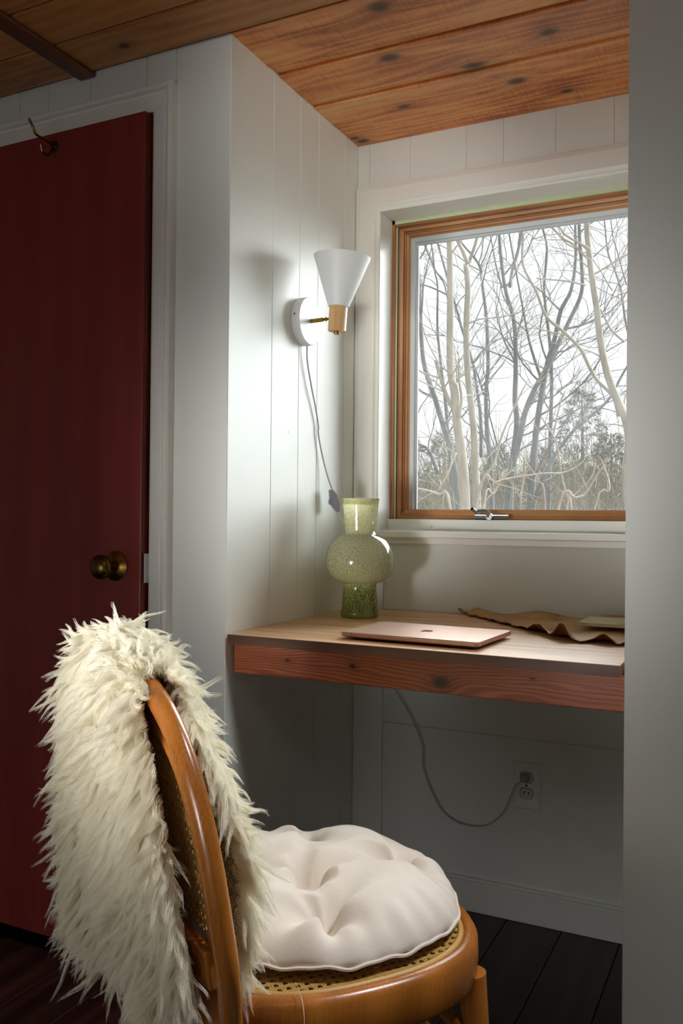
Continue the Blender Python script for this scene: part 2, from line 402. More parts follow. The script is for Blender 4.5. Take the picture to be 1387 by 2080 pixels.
# alcove boards: broad sawn boards with narrow recessed strips between them
for (a, b_, dz) in [(-.645, -.4885, 0), (-.4840, -.443, .007), (-.442, -.3020, 0), (-.2975, -.266, .007), (-.265, -.1695, 0), (-.1662, .004, .004)]:
    B(-.004, AW+.004, a, b_, ZC+dz, ZC+.03).build('ceiling_board', M_ceil, ce, bevel=.0014, seg=1)
yy = -.6515; k = 0
while yy > -4.1:
    w = .1265
    if k < 9:
        for (xa, xb) in [(-2.2, -.40), (-.399, 3.4)]:
            B(xa, xb, yy-w+.0030, yy, ZC-.002, ZC+.03).build('ceiling_board', M_ceil2, ce, bevel=.004, seg=1)
    else:
        B(-2.2, 3.4, yy-w+.0016, yy, ZC-.002, ZC+.03).build('ceiling_board', M_ceil2, ce)
    yy -= w; k += 1
struct(MB().box(-.427, -.378, -3.0, -D-.001, ZC-.014, ZC-.001).build('trim_1', M_batten, bevel=.005), 'dark wood batten across the ceiling boards above the door', 'batten')
# baseboards
bb = MB().box(0, AW, -.015, 0, 0, .078).box(0, AW, -.011, 0, .078, .086)
struct(bb.build('baseboard_back', M_wall2, bevel=.002))
struct(B(0, .012, -D+.02, -.016, 0, .08).build('baseboard_left', M_wall, bevel=.002))
struct(B(AW+.0, 2.4, -D-.013, -D, 0, .085).build('baseboard_right', M_wall2, bevel=.002))
bpy.data.objects['baseboard_right'].location.x = .25
# door casing: flat board with a rounded outer bead, mitred
def casing_v(x_in, x_out, y, z0, z1, s):
    m = MB(); w = x_out-x_in
    prof = [(0, 0), (0, .012), (.12, .015), (.62, .017), (.66, .013), (.72, .013), (.78, .024), (.93, .026), (1, .020), (1, 0)]
    v = []
    for zz, mit in ((z0, 0), (z1, 1)):
        for (t, h) in prof: v.append((x_in+w*t, y-h, zz + (mit*abs(w)*(t) if s else 0)))
    n = len(prof); f = [(i, (i+1) % n, n+(i+1) % n, n+i) for i in range(n)] + [tuple(range(n)), tuple(range(n, 2*n))]
    return m.add(v, f)
struct(casing_v(-.2, -.143, -D, 0, 1.940, 1).build('trim_2', M_trim, bevel=.0012), 'white door casing, upright right of the door')
m = MB(); w = .057; prof = [(0, 0), (0, .012), (.12, .015), (.62, .017), (.66, .013), (.72, .013), (.78, .024), (.93, .026), (1, .020), (1, 0)]
v = []
for xa in (-1.4, -.2):
    for (t, h) in prof: v.append((xa + (w*t if xa > -1 else 0), -D-h, 1.940+w*t))
n = len(prof); m.add(v, [(i, (i+1) % n, n+(i+1) % n, n+i) for i in range(n)] + [tuple(range(n)), tuple(range(n, 2*n))])
struct(m.build('trim_3', M_trim, bevel=.0012), 'white door casing, the head above the door')
struct(B(-.2, -.185, -D-.010, -.51, 0, 1.945).build('trim_4', M_trim))
# door (slightly proud of the casing)
dr = thing('door_1', 'dark red mahogany flush door with a brass knob, left of the alcove', 'door', (-.9, -.68, 0)); dr['kind'] = 'structure'
dx1 = -.2065; dy0, dy1 = -.676, -.640
B(-.96, dx1-.0008, dy0, dy1, .035, 1.936).build('door_slab', M_door, dr, bevel=.002)
e = B(dx1-.0008, dx1, dy0+.003, dy1-.001, .037, 1.934).build('edge_strip', M_dooredge, dr); e['label'] = 'worn orange brown door edge'
kx, kz = -.2775, .915
ax = np.array([[1, 0, 0], [0, 0, -1], [0, 1, 0]], float)  # lathe axis -> -y
MB().lathe([(.0, .0), (.033, .0), (.0335, .003), (.030, .005), (.018, .012), (.0145, .013), (.0145, .015), (.0, .015)], 40, (kx, dy0, kz), ax, False).build('rosette', M_brass, dr, smooth=True)
MB().lathe([(.0, .012), (.0105, .012), (.0095, .022), (.0115, .030), (.019, .036), (.0262, .043), (.0275, .050), (.0262, .056), (.020, .063), (.010, .0665), (0, .067)], 40, (kx, dy0, kz), ax, False).build('doorknob', M_brassd, dr, smooth=True)
lp = MB().box(dx1, dx1+.0016, dy0+.006, dy1-.006, kz-.030, kz+.028).build('latch_plate', M_dkmet, dr)
MB().box(dx1+.0016, dx1+.004, dy0+.013, dy1-.012, kz-.012, kz+.011).build('latch_bolt', M_dkmet, lp)
st = MB().box(-.2045, -.200, -.668, -.655, kz-.036, kz+.030).build('strike_plate', M_plastic, dr, bevel=.001)
# coat hook near the top of the door
def bez(pts, n=8):
    P = np.array(pts, float); out = []
    P = np.vstack([2*P[0]-P[1], P, 2*P[-1]-P[-2]])
    for i in range(1, len(P)-2):
        for k in range(n):
            t = k/n; a, b_, c, d = P[i-1], P[i], P[i+1], P[i+2]
            out.append(.5*((2*b_)+(-a+c)*t+(2*a-5*b_+4*c-d)*t*t+(-a+3*b_-3*c+d)*t**3))
    out.append(P[-2]); return np.array(out)
hx, hz = -.476, 1.905
hk = thing('coat_hook', 'small double brass coat hook screwed on top of the dark red door', 'hook', (hx, dy0, hz))
MB().lathe([(0, 0), (.011, 0), (.011, .003), (.006, .006), (0, .006)], 20, (hx, dy0-.0003, hz), ax, False).build('base', M_dkmet, hk, smooth=True)
MB().tube(bez([(hx, dy0-.004, hz), (hx-.002, dy0-.03, hz+.004), (hx-.003, dy0-.055, hz+.006), (hx-.003, dy0-.068, hz+.022), (hx-.003, dy0-.078, hz+.034)]), .0032, 8).build('upper_prong', M_brass, hk, smooth=True)
MB().tube(bez([(hx, dy0-.004, hz-.002), (hx, dy0-.012, hz-.018), (hx, dy0-.022, hz-.030), (hx, dy0-.036, hz-.030), (hx, dy0-.044, hz-.014)]), .0032, 8).build('lower_prong', M_brassd, hk, smooth=True)

# ================================================================ WINDOW
wn = thing('window_1', 'wooden casement window with crank handle looking onto bare trees', 'window', (.41, .06, .99)); wn['kind'] = 'structure'
def framebar(prof, plane, a, b_, in0, in1):  # mitred bar helper: profile (t, y) with t growing outwards
    pass
def mitred_frame(name, x0, x1, z0, z1, prof, mat_v, mat_h, parent, sides='LRTB', bevel=.0008):
    """picture frame whose inner edge is x0..x1, z0..z1; prof = (outward t, y) polygon"""
    n = len(prof); cs = {'L': [(x0, z0, -1, -1), (x0, z1, -1, 1)], 'R': [(x1, z0, 1, -1), (x1, z1, 1, 1)],
                         'T': [(x0, z1, -1, 1), (x1, z1, 1, 1)], 'B': [(x0, z0, -1, -1), (x1, z0, 1, -1)]}
    r = []
    for s in sides:
        v = [(cx+sx_*t, y, cz+sz*t) for (cx, cz, sx_, sz) in cs[s] for (t, y) in prof]
        f = [(i, (i+1) % n, n+(i+1) % n, n+i) for i in range(n)] + [tuple(range(n)), tuple(range(n, 2*n))]
        r.append(MB().add(v, f).build(name, mat_v if s in 'LR' else mat_h, parent, bevel=bevel, seg=2))
    return r
# casing (top + left reach the stool), profile with a stepped inner bead
cp = [(0, 0), (0, -.013), (.003, -.015), (.010, -.015), (.0125, -.019), (.016, -.0215), (.060, -.0185), (.074, -.014), (.074, 0)]
mitred_frame('casing', .076, .737, 1.06, 1.880, cp, M_trim, M_trim, wn, 'T')
v = [(.076-t, y, .994) for (t, y) in cp] + [(.076-t, y, 1.880+t) for (t, y) in cp]
n = len(cp); FQ = [(i, (i+1) % n, n+(i+1) % n, n+i) for i in range(n)] + [tuple(range(n)), tuple(range(n, 2*n))]
MB().add(v, FQ).build('casing', M_trim, wn, bevel=.0008)
v = [(.737+t, y, .994) for (t, y) in cp] + [(.737+t, y, 1.880+t) for (t, y) in cp]
MB().add(v, FQ).build('casing', M_trim, wn, bevel=.0008)
# jamb lining
m = MB().box(.070, .0765, -.012, .14, .99, 1.884).box(.757, .764, -.012, .14, .99, 1.884).box(.07, .764, -.012, .14, 1.8795, 1.886)
m.build('jamb', M_trim, wn)
B(.0765, .757, .050, .14, .985, 1.0265).build('sill_stop', M_trim, wn, bevel=.0015)
B(.062, AW-.002, -.036, .06, .9765, .9945).build('stool', M_trim, wn, bevel=.0025)
B(.092, AW-.002, -.0145, 0, .960, .9765).build('sill_apron', M_trim, wn, bevel=.001)
# stops
B(.0765, .0845, .072, .10, 1.0265, 1.879).build('side_stop', M_sash, wn)
m = B(.0845, .0885, .083, .10, 1.0265, 1.872).build('weatherstrip', M_foam, wn)
B(.0882, .0892, .088, .10, 1.0265, 1.862).build('shadow_strip', M_rubber, wn)  # black strip standing for the shadow gap between stop and sash
B(.0765, .757, .072, .10, 1.868, 1.8795).build('head_stop', M_foam, wn)
B(.0845, .757, .078, .10, 1.862, 1.868).build('head_stop', M_sashh, wn)
# sash: stepped wooden profile, then grey metal glazing frame, gasket
gx0, gx1, gz0, gz1 = .134, .728, 1.0555, 1.820
sp_ = [(0, .135), (0, .118), (.005, .118), (.005, .113), (.013, .111), (.013, .103), (.016, .103), (.016, .109), (.020, .109), (.020, .102), (.032, .098), (.033, .093), (.040, .093), (.040, .14), (0, .14)]
spt = [(t*.74, y) for t, y in sp_]
inn = .019
for s, obs in (('LR', 1), ('T', 1)):
    mitred_frame('sash_frame', gx0-inn, gx1+inn, gz0-.001, gz1+inn, spt, M_sash, M_sashh, wn, s)
bt = [(0, .135), (0, .100), (.010, .096), (.016, .098), (.020, .094), (.0285, .093), (.0285, .14)]
mitred_frame('sash_frame', gx0-inn, gx1+inn, gz0-.001, gz1+inn, bt, M_sash, M_sashh, wn, 'B')
al = [(0, .1405), (0, .134), (.006, .130), (.007, .124), (.020, .121), (.020, .1405)]
mitred_frame('glazing_frame', gx0, gx1, gz0-.002, gz1, al, M_alu, M_alu, wn, 'LRT', .0004)
B(gx0-.01, gx1+.01, .130, .14, gz0-.012, gz0-.0002).build('gasket', M_rubber, wn)
B(gx0-.012, gx1+.012, .1410, .1450, gz0-.012, gz1+.012).build('pane', M_pane, wn)
# outer frame so nothing leaks
m = MB().box(.0, .112, .1405, .17, .95, 1.93).box(.750, .9, .1405, .17, .95, 1.93).box(.11, .75, .1405, .17, 1.842, 1.93).box(.11, .75, .1405, .17, .95, 1.035)
m.build('outer_frame', M_trim, wn)
# crank handle
ck = MB()
cx0, cx1 = .330, .423
prof = [(.0, .0), (-.012, .0), (-.015, .004), (-.012, .011), (-.004, .014), (.0, .014)]
v = [(xx, .074+a, 1.0268+h) for xx in (cx0, cx1) for a, h in prof]; n = 6
ck.add(v, [(i, (i+1) % n, n+(i+1) % n, n+i) for i in range(n)] + [tuple(range(n)), tuple(range(n, 2*n))])
c = ck.build('crank_handle', M_steel, wn, bevel=.0015)
cxm = .374
MB().lathe([(0, 0), (.0105, 0), (.010, .006), (.008, .010), (0, .010)], 24, (cxm, .060, 1.034), np.array([[1, 0, 0], [0, 0, -1], [0, 1, 0]], float), False).build('hub', M_steel, c, smooth=True)
MB().tube(bez([(cxm, .055, 1.036), (cxm-.004, .050, 1.046), (cxm-.012, .047, 1.050), (cxm-.034, .044, 1.048)]), [.0075]*8+[.0068]*8+[.006]*8+[.005], 10, (1, .6)).build('arm', M_steel, c, smooth=True)
MB().tube([(cxm-.032, .045, 1.046), (cxm-.040, .030, 1.056)], .0052, 14).build('knob', M_steel, c, smooth=True)
MB().tube([(cxm-.0399, .0302, 1.0559), (cxm-.0404, .0292, 1.0566)], .0050, 14).build('knob_cap', M_dkmet, c)

# ================================================================ DESK
dk = thing('built_in_desk', 'built-in wooden desk across the alcove below the window', 'desk', (.41, -.33, ZD))
for (a, b_) in [(-.6485, -.5465), (-.5455, -.50), (-.499, -.271), (-.270, -.002)]:
    m = MB()
    if a < -.6: # front board with a slightly angled left end
        m.add([(.006, a, ZD-.0205), (AW-.006, a, ZD-.0205), (AW-.006, b_, ZD-.0205), (.001, b_, ZD-.0205), (.010, a, ZD), (AW-.006, a, ZD), (AW-.006, b_, ZD), (.001, b_, ZD)],
              [(0, 3, 2, 1), (4, 5, 6, 7), (0, 1, 5, 4), (1, 2, 6, 5), (2, 3, 7, 6), (3, 0, 4, 7)])
    elif b_ > -.01: m.box(.001, .14, a, -.016, ZD-.0205, ZD).box(.14, AW-.001, a, b_, ZD-.0205, ZD)   # cord notch in the corner
    else: m.box(.001, AW-.001, a, b_, ZD-.0205, ZD)
    m.build('top_board', M_desktop if a > -.6 else M_desktop, dk, bevel=.0009, seg=2)
e_ = B(.008, AW-.006, -.6498, -.6487, ZD-.0205, ZD-.0006).build('front_edge_shade', M_deskedge, dk); e_['label'] = 'front edge strip coloured dark for shade'  # thin strip with the edge's shade put into its colour
B(.006, AW-.001, -.620, -.582, .690, ZD-.0207).build('apron', M_apron, dk, bevel=.002)
for yy in (-.4, -.2):
    B(.001, AW-.001, yy-.018, yy+.018, .72, ZD-.0207).build('support_rail', M_apron, dk, bevel=.001)

# ================================================================ LAPTOP
LC = (.405, -.495, ZD)
def rrect(w, h, r, n=6):
    out = []
    for cx_, cy_, a0 in ((w/2-r, h/2-r, 0), (-w/2+r, h/2-r, PI/2), (-w/2+r, -h/2+r, PI), (w/2-r, -h/2+r, 1.5*PI)):
        for k in range(n+1):
            a = a0 + PI/2*k/n; out.append((cx_+r*math.cos(a), cy_+r*math.sin(a)))
    return out
def stack(pts_list, c, rot=0):
    m = MB(); v = []; n = len(pts_list[0][0])
    for pts, z in pts_list:
        for (x_, y_) in pts:
            v.append((c[0]+x_*math.cos(rot)-y_*math.sin(rot), c[1]+x_*math.sin(rot)+y_*math.cos(rot), c[2]+z))
    f = [(i*n+k, i*n+(k+1) % n, (i+1)*n+(k+1) % n, (i+1)*n+k) for i in range(len(pts_list)-1) for k in range(n)]
    f += [tuple(range(n))[::-1], tuple(range((len(pts_list)-1)*n, len(pts_list)*n))]
    return m.add(v, f)
lr = math.radians(-2.2)
lap = thing('laptop', 'closed rose gold laptop lying on the wooden desk', 'laptop', LC)
stack([(rrect(.270, .180, .012), .0022), (rrect(.296, .206, .012), .0048), (rrect(.3035, .2125, .012), .0075), (rrect(.3035, .2125, .012), .0108)], LC, lr).build('base', M_roses, lap, smooth=True, angle=40)
stack([(rrect(.3035, .2125, .012), .0113), (rrect(.3035, .2125, .012), .0148), (rrect(.3025, .2115, .0115), .0156)], LC, lr).build('lid', M_rose, lap, smooth=True, angle=40)
def lap_pt(x_, y_, z_): return (LC[0]+x_*math.cos(lr)-y_*math.sin(lr), LC[1]+x_*math.sin(lr)+y_*math.cos(lr), LC[2]+z_)
for sx_ in (-1, 1):
    for sy in (-1, 1):
        p = lap_pt(sx_*.125, sy*.078, 0); MB().lathe([(0, 0), (.006, 0), (.0065, .0024), (0, .0024)], 16, p, None, False).build('foot', M_rubber, lap)
for sx_ in (-.125, .118):  # seams of the hinge cover
    a, b_ = lap_pt(sx_, -.1064, .008), lap_pt(sx_+.0006, -.1060, .0145); MB().box(a[0], b_[0], a[1], b_[1], a[2], b_[2]).build('seam', M_logo, lap)
for yy in (-.086, -.076):
    a = lap_pt(.1515, yy, .0092); MB().tube([a, (a[0]+.0006, a[1], a[2])], .0016, 10).build('port', M_black, lap)
# lid emblem: bitten apple outline with a leaf, read from the hinge side
ap = [(0, .012), (.005, .0145), (.0105, .0125), (.0135, .008), (.0105, .0055), (.0095, .001), (.0105, -.003), (.0138, -.0055), (.011, -.012), (.006, -.0155), (.002, -.0145), (0, -.0140), (-.002, -.0145), (-.006, -.0155), (-.011, -.011), (-.0138, -.004), (-.0138, .005), (-.011, .011), (-.005, .0145)]
def emblem(pts, z0=.01562, z1=.0158):
    n = len(pts); v = [lap_pt(-px_, -py_, z_) for z_ in (z0, z1) for px_, py_ in pts]
    return MB().add(v, [tuple(range(n)), tuple(range(n, 2*n))] + [(i, (i+1) % n, n+(i+1) % n, n+i) for i in range(n)])
emblem([(x_*.9, y_*.9) for x_, y_ in ap]).build('emblem', M_logo, lap)
emblem([(0, .0145), (.001, .018), (.005, .021), (.0045, .017)]).build('emblem_leaf', M_logo, lap)

# ================================================================ VASE
VC = (.114, -.206, ZD)
prof = [(0, .0004), (.040, .0004), (.0472, .002), (.0485, .006), (.0478, .013), (.0455, .03), (.0435, .055), (.0420, .075), (.0418, .084), (.0450, .0865),
        (.058, .0905), (.070, .098), (.080, .110), (.0862, .126), (.0880, .143), (.0865, .160), (.080, .178), (.069, .193), (.055, .204), (.0435, .2095),
        (.0392, .2125), (.0395, .222), (.0415, .245), (.044, .27), (.0470, .298), (.0480, .3015)]
inner = [(.0468, .3018), (.0458, .294), (.0450, .286)]
vs = MB().lathe(prof+inner, 72, VC, None, False).build('vase', M_vase, smooth=True, angle=70)
tag(vs, 'mottled green glass vase with a round bulb on the desk corner', 'vase')

# ================================================================ HIDE SHEET + BOOKLET
def hide_sheet():
    # outline strip on the desk: s along, t across; world coordinates measured on the desk plane
    back = np.array([(.318, -.006), (.40, -.020), (.50, -.020), (.60, -.018), (.70, -.018), (.80, -.02)])
    front = np.array([(.312, -.014), (.385, -.085), (.46, -.165), (.545, -.255), (.668, -.395), (.80, -.405)])
    ns, nt_ = 150, 56; V = []; E = []
    rs = np.random.RandomState(4)
    ed = [(.0055*math.sin(i*.41)+.004*math.sin(i*1.13+1)+rs.normal(0, .0013)) for i in range(ns)]
    for i in range(ns):
        s = i/(ns-1); q = s*(len(back)-1); k = min(int(q), len(back)-2); u_ = q-k
        a = back[k]*(1-u_)+back[k+1]*u_; c = front[k]*(1-u_)+front[k+1]*u_
        for j in range(nt_):
            t = j/(nt_-1); p = a*(1-t)+c*t
            p = p + np.array([0, -ed[i]*t])
            wfront = max(0, min(1, (s-.80)/.06))
            z = .0012 + .004*(math.sin(s*21+t*3)*.5+.5)*math.sin(PI*min(1, t*1.1))
            # back edge curls up against the wall, the front edge is rippled
            z += .012*(1-t)**3*(1+.5*math.sin(s*17))*min(1, s*9)
            z += max(0, t-.80)/.20*(.004+.0022*math.sin(s*23)**2)*(1-wfront)
            # big crumpled front flap near the booklet
            if s > .62:
                rr = max(0., t-.86)/.14
                wv = (.5+.5*math.cos((s-.795+.012*math.sin(s*40))*2*PI/.125))*(.75+.25*math.sin(s*17+2))
                z += rr*(.034*wv+.003)*min(1, (s-.62)/.1)
                p = p + np.array([0, -.010*rr*(1-wv)])
            if s < .05: z += .010*(1-s/.05)
            V.append((p[0], p[1], ZD+z)); E.append(min(1, max(0, (t-.93)/.07)**.6*.8 + max(0, 1-s/.06)*1.0 + (.25 if t < .04 else 0) + (.55*max(0., t-.88)/.12 if s > .62 else 0)))
    F = [(i*nt_+j, (i+1)*nt_+j, (i+1)*nt_+j+1, i*nt_+j+1) for i in range(ns-1) for j in range(nt_-1)]
    ob = MB().add(V, F).build('hide_sheet', M_hide, smooth=True, angle=180)
    at = ob.data.attributes.new('edge', 'FLOAT', 'POINT'); at.data.foreach_set('value', E)
    md = ob.modifiers.new('thick', 'SOLIDIFY'); md.thickness = .0012; md.offset = 1
    return ob
hs = tag(hide_sheet(), 'brown crinkled leather sheet with torn edges lying along the back of the desk', 'leather sheet')
bk = thing('booklet', 'small thin booklet with a pale green map-like cover on the brown leather sheet', 'booklet', (.69, -.15, ZD+.02))
BZ = ZD+.017
def quadslab(pts, z0, z1, inset=0):
    c = np.mean(pts, axis=0); P = [c+(np.array(q)-c)*(1-inset) for q in pts]
    return MB().add([(q[0], q[1], z0) for q in P]+[(q[0], q[1], z1) for q in P], [(3, 2, 1, 0), (4, 5, 6, 7), (0, 1, 5, 4), (1, 2, 6, 5), (2, 3, 7, 6), (3, 0, 4, 7)])
bp_ = [(.668, -.245), (.775, -.245), (.775, -.105), (.668, -.105)]
quadslab(bp_, BZ, BZ+.0008).build('back_cover', M_book, bk); quadslab(bp_, BZ+.0008, BZ+.0062, .03).build('pages', simple('cream_pages', (226, 208, 176), .7), bk)
quadslab(bp_, BZ+.0062, BZ+.0072).build('front_cover', M_book, bk)

# ================================================================ SCONCE
sc = thing('wall_sconce', 'white cone wall sconce with an oak cup, on the left alcove wall', 'lamp', (0, -.318, 1.516))
axx = np.array([[0, 0, 1], [1, 0, 0], [0, 1, 0]], float)  # h -> +x
MB().lathe([(0, .0), (.0560, .0), (.0585, .002), (.0590, .004), (.0590, .0225), (.0575, .0245), (0, .0248)], 64, (.0002, -.318, 1.516), axx, False).build('wall_plate', M_white, sc, smooth=True)
MB().lathe([(0, 0), (.0025, 0), (.0025, .0012), (0, .0014)], 12, (.012, -.3775, 1.524), np.array([[1, 0, 0], [0, 0, -1], [0, 1, 0]], float), False).build('screw', M_brass, sc)
az = 1.5165
MB().tube([(.0245, -.318, az), (.0245+.038, -.318, az+.001)], .0052, 16).tube([(.046, -.318, az), (.0462, -.318, az)], .0055, 16).build('arm', M_brass, sc, smooth=True)
MB().tube([(.0615, -.318, az+.001), (.076, -.318, az+.001)], .0034, 12).lathe([(0, 0), (.0045, .001), (.0052, .0035), (.0045, .006), (0, .007)], 12, (.064, -.318, az+.001), axx, False).build('joint', M_brassd, sc, smooth=True)
tl = math.radians(4.0)   # head tilts outward a little
hx_ = np.array([math.cos(tl), 0, -math.sin(tl)]); hz_ = np.array([math.sin(tl), 0, math.cos(tl)]); HA = np.array([hx_, [0, 1, 0], hz_]).T
HO = np.array([.0975, -.318, 1.4845])
MB().lathe([(0, 0), (.0205, 0), (.0220, .0015), (.0225, .060), (.0225, .0625), (0, .0625)], 40, HO, HA, False).build('lamp_cup', M_cup, sc, smooth=True)
MB().lathe([(0, -.007), (.0065, -.007), (.0072, -.006), (.0072, .0), (0, .0)], 20, HO, HA, False).build('switch_knob', M_brass, sc, smooth=True)
MB().lathe([(.0235, .060), (.0255, .0605), (.0700, .1815), (.0690, .182), (.0245, .0625), (.0235, .060)], 64, HO, HA, False).build('lamp_shade', M_white, sc, smooth=True)
MB().lathe([(0, .0625), (.013, .0625), (.014, .085), (.022, .110), (.024, .125), (.018, .142), (0, .149)], 24, HO, HA, False).build('bulb', M_white, sc, smooth=True)
# cord, with its inline switch, running behind the desk to the outlet
cordp = [(.010, -.309, 1.458), (.008, -.303, 1.42), (.008, -.280, 1.36), (.007, -.255, 1.31), (.006, -.236, 1.263), (.006, -.237, 1.245), (.008, -.217, 1.19), (.014, -.200, 1.14), (.024, -.190, 1.102)]
cd_ = thing('power_cord', 'thin grey power cord hanging from the sconce down to the outlet', 'cord', (.01, -.3, 1.45))
MB().tube(bez(cordp, 8), .0021, 8).build('upper_cable', M_cord, cd_, smooth=True)
low = [(.030, -.176, 1.045), (.040, -.150, 1.008), (.030, -.110, .97), (.022, -.060, .90), (.030, -.0060, .83), (.080, -.006, .76), (.104, -.012, .66), (.122, -.013, .58), (.175, -.012, .50), (.212, -.010, .42), (.218, -.009, .35), (.262, -.008, .26), (.315, -.008, .225), (.385, -.009, .228), (.435, -.012, .27), (.4595, -.022, .322), (.474, -.030, .352), (.484, -.028, .360)]
MB().tube(bez(low, 8), .0018, 8).build('lower_cable', M_cord, cd_, smooth=True)
# switch body: elongated octagon on edge, with a rocker bump
sw0 = np.array([.027, -.183, 1.0735]); d1 = np.array([.14, .36, -1.]); d1 /= np.linalg.norm(d1)
sd = np.array([.72, .69, 0.]); sd -= d1*(sd@d1); sd /= np.linalg.norm(sd); nd = np.cross(d1, sd)
oc = [(-.031, -.003), (-.029, -.006), (-.013, -.0095), (.016, -.0095), (.029, -.004), (.031, .002), (.029, .006), (.013, .0105), (-.014, .0105), (-.029, .004)]
v = [sw0 + d1*a + sd*c - nd*.008*k for k in (1, -1) for a, c in oc]; n = len(oc)
MB().add(v, [tuple(range(n)), tuple(range(n, 2*n))]+[(i, (i+1) % n, n+(i+1) % n, n+i) for i in range(n)]).build('cord_switch', M_plug, cd_, bevel=.0012)
oc = [(-.012, -.0095), (.013, -.0095), (.004, -.0165), (-.002, -.0155)]
v = [sw0 + d1*a + sd*c - nd*.005*k for k in (1, -1) for a, c in oc]; n = 4
MB().add(v, [tuple(range(n)), tuple(range(n, 2*n))]+[(i, (i+1) % n, n+(i+1) % n, n+i) for i in range(n)]).build('rocker', M_plug, cd_, bevel=.0012)
# plug in the upper receptacle
MB().add(*(lambda q: (q.v, q.f))(B(.484, .505, -.026, -.0075, .359, .379))).build('plug', M_plug, cd_, bevel=.004)

ot = thing('wall_outlet', 'double wall outlet with a painted cover plate, below the desk', 'outlet', (.496, 0, .347))
stack([(rrect(.070, .121, .003), 0), (rrect(.070, .121, .003), .003), (rrect(.062, .113, .003), .0055)], (0, 0, 0)).build('cover_plate', M_wall2, ot)
pl = bpy.data.objects['cover_plate']
for vv in pl.data.vertices:
    x_, y_, z_ = vv.co; vv.co = (.496+x_, -z_, .347+y_)
pl.data.update()
def disc_y(cx_, cz_, pts, y0, y1):
    n = len(pts); v = [(cx_+a, y_, cz_+b_) for y_ in (y0, y1) for a, b_ in pts]
    return MB().add(v, [tuple(range(n)), tuple(range(n, 2*n))]+[(i, (i+1) % n, n+(i+1) % n, n+i) for i in range(n)])
cap = [(.0165*math.cos(a), max(-.0135, min(.0135, .0175*math.sin(a)))) for a in [2*PI*k/32 for k in range(32)]]
for k, cz_ in enumerate((.368, .328)):
    disc_y(.496, cz_, [(a*1.08, b_*1.08) for a, b_ in cap], -.0058, -.005).build('recess', M_black, ot)
    r_ = disc_y(.4965, cz_, cap, -.0085, -.0055).build('receptacle', M_plastic, ot, bevel=.0005)
    if k:
        for q, hh in ((-.006, .0042), (.006, .0036)): disc_y(.4965+q, cz_+.002, [(-.0012, -hh), (.0012, -hh), (.0012, hh), (-.0012, hh)], -.0088, -.0084).build('slot', M_black, r_)
MB().lathe([(0, 0), (.003, 0), (.003, .001), (0, .0015)], 12, (.496, -.0058, .348), ax, False).build('screw', M_dkmet, ot)

# ================================================================ CHAIR
TH = math.radians(52); CF = np.array([math.cos(TH), math.sin(TH), 0]); CR = np.array([math.sin(TH), -math.cos(TH), 0]); CM = np.array([.474, -1.106, 0])
def loc(F, R, z): return CM + CF*F + CR*R + np.array([0, 0, z])
def locs(A): A = np.asarray(A, float); return CM + A[:, :1]*CF + A[:, 1:2]*CR + np.c_[np.zeros((len(A), 2)), A[:, 2]]
ch = thing('bentwood_chair', 'honey coloured bentwood chair with a woven cane seat, facing the desk', 'chair', (float(CM[0]), float(CM[1]), 0))
def seat_outline(n, k=1.0, off=0.0):
    out = []
    for i in range(n):
        a = 2*PI*i/n; c, s = math.cos(a), math.sin(a)
        ex = 2.6
        rr = (abs(c/.209)**ex + abs(s/.204)**ex)**(-1/ex)
        x_, y_ = rr*c, rr*s
        x_ -= .012
        l = math.hypot(x_, y_); x_ *= (l+off)/l; y_ *= (l+off)/l
        out.append((x_*k+.0, y_*k))
    return out
ZS = .462
N_ = 120
def ring_band(name, secs, mat, smooth=True, bevel=0):
    # secs: closed list of (offset, z)
    v = []; n = len(secs)
    for off, z in secs: v += [loc(a, b_, z) for a, b_ in seat_outline(N_, 1, off)]
    f = [(i*N_+k, i*N_+(k+1) % N_, ((i+1) % n)*N_+(k+1) % N_, ((i+1) % n)*N_+k) for i in range(n) for k in range(N_)]
    return MB().add(v, f).build(name, mat, ch, smooth=smooth, angle=50)
ring_band('seat_rim', [(.009, ZS-.060), (.012, ZS-.054), (.013, ZS-.03), (.012, ZS-.010), (.007, ZS-.002), (-.002, ZS+.0005), (-.0065, ZS-.0015), (-.008, ZS-.0035), (-.0145, ZS-.0045), (-.0165, ZS-.011), (-.034, ZS-.013), (-.034, ZS-.058), (-.01, ZS-.061)], M_chair)
ring_band('cane_spline', [(-.008, ZS-.0035), (-.0095, ZS-.0008), (-.012, ZS-.0002), (-.0145, ZS-.0010), (-.016, ZS-.0040)], M_cane)
def inside(x_, y_, m_):
    ex = 2.6
    return (abs((x_+.012)/(.209-m_))**ex + abs(y_/(.204-m_))**ex) < 1
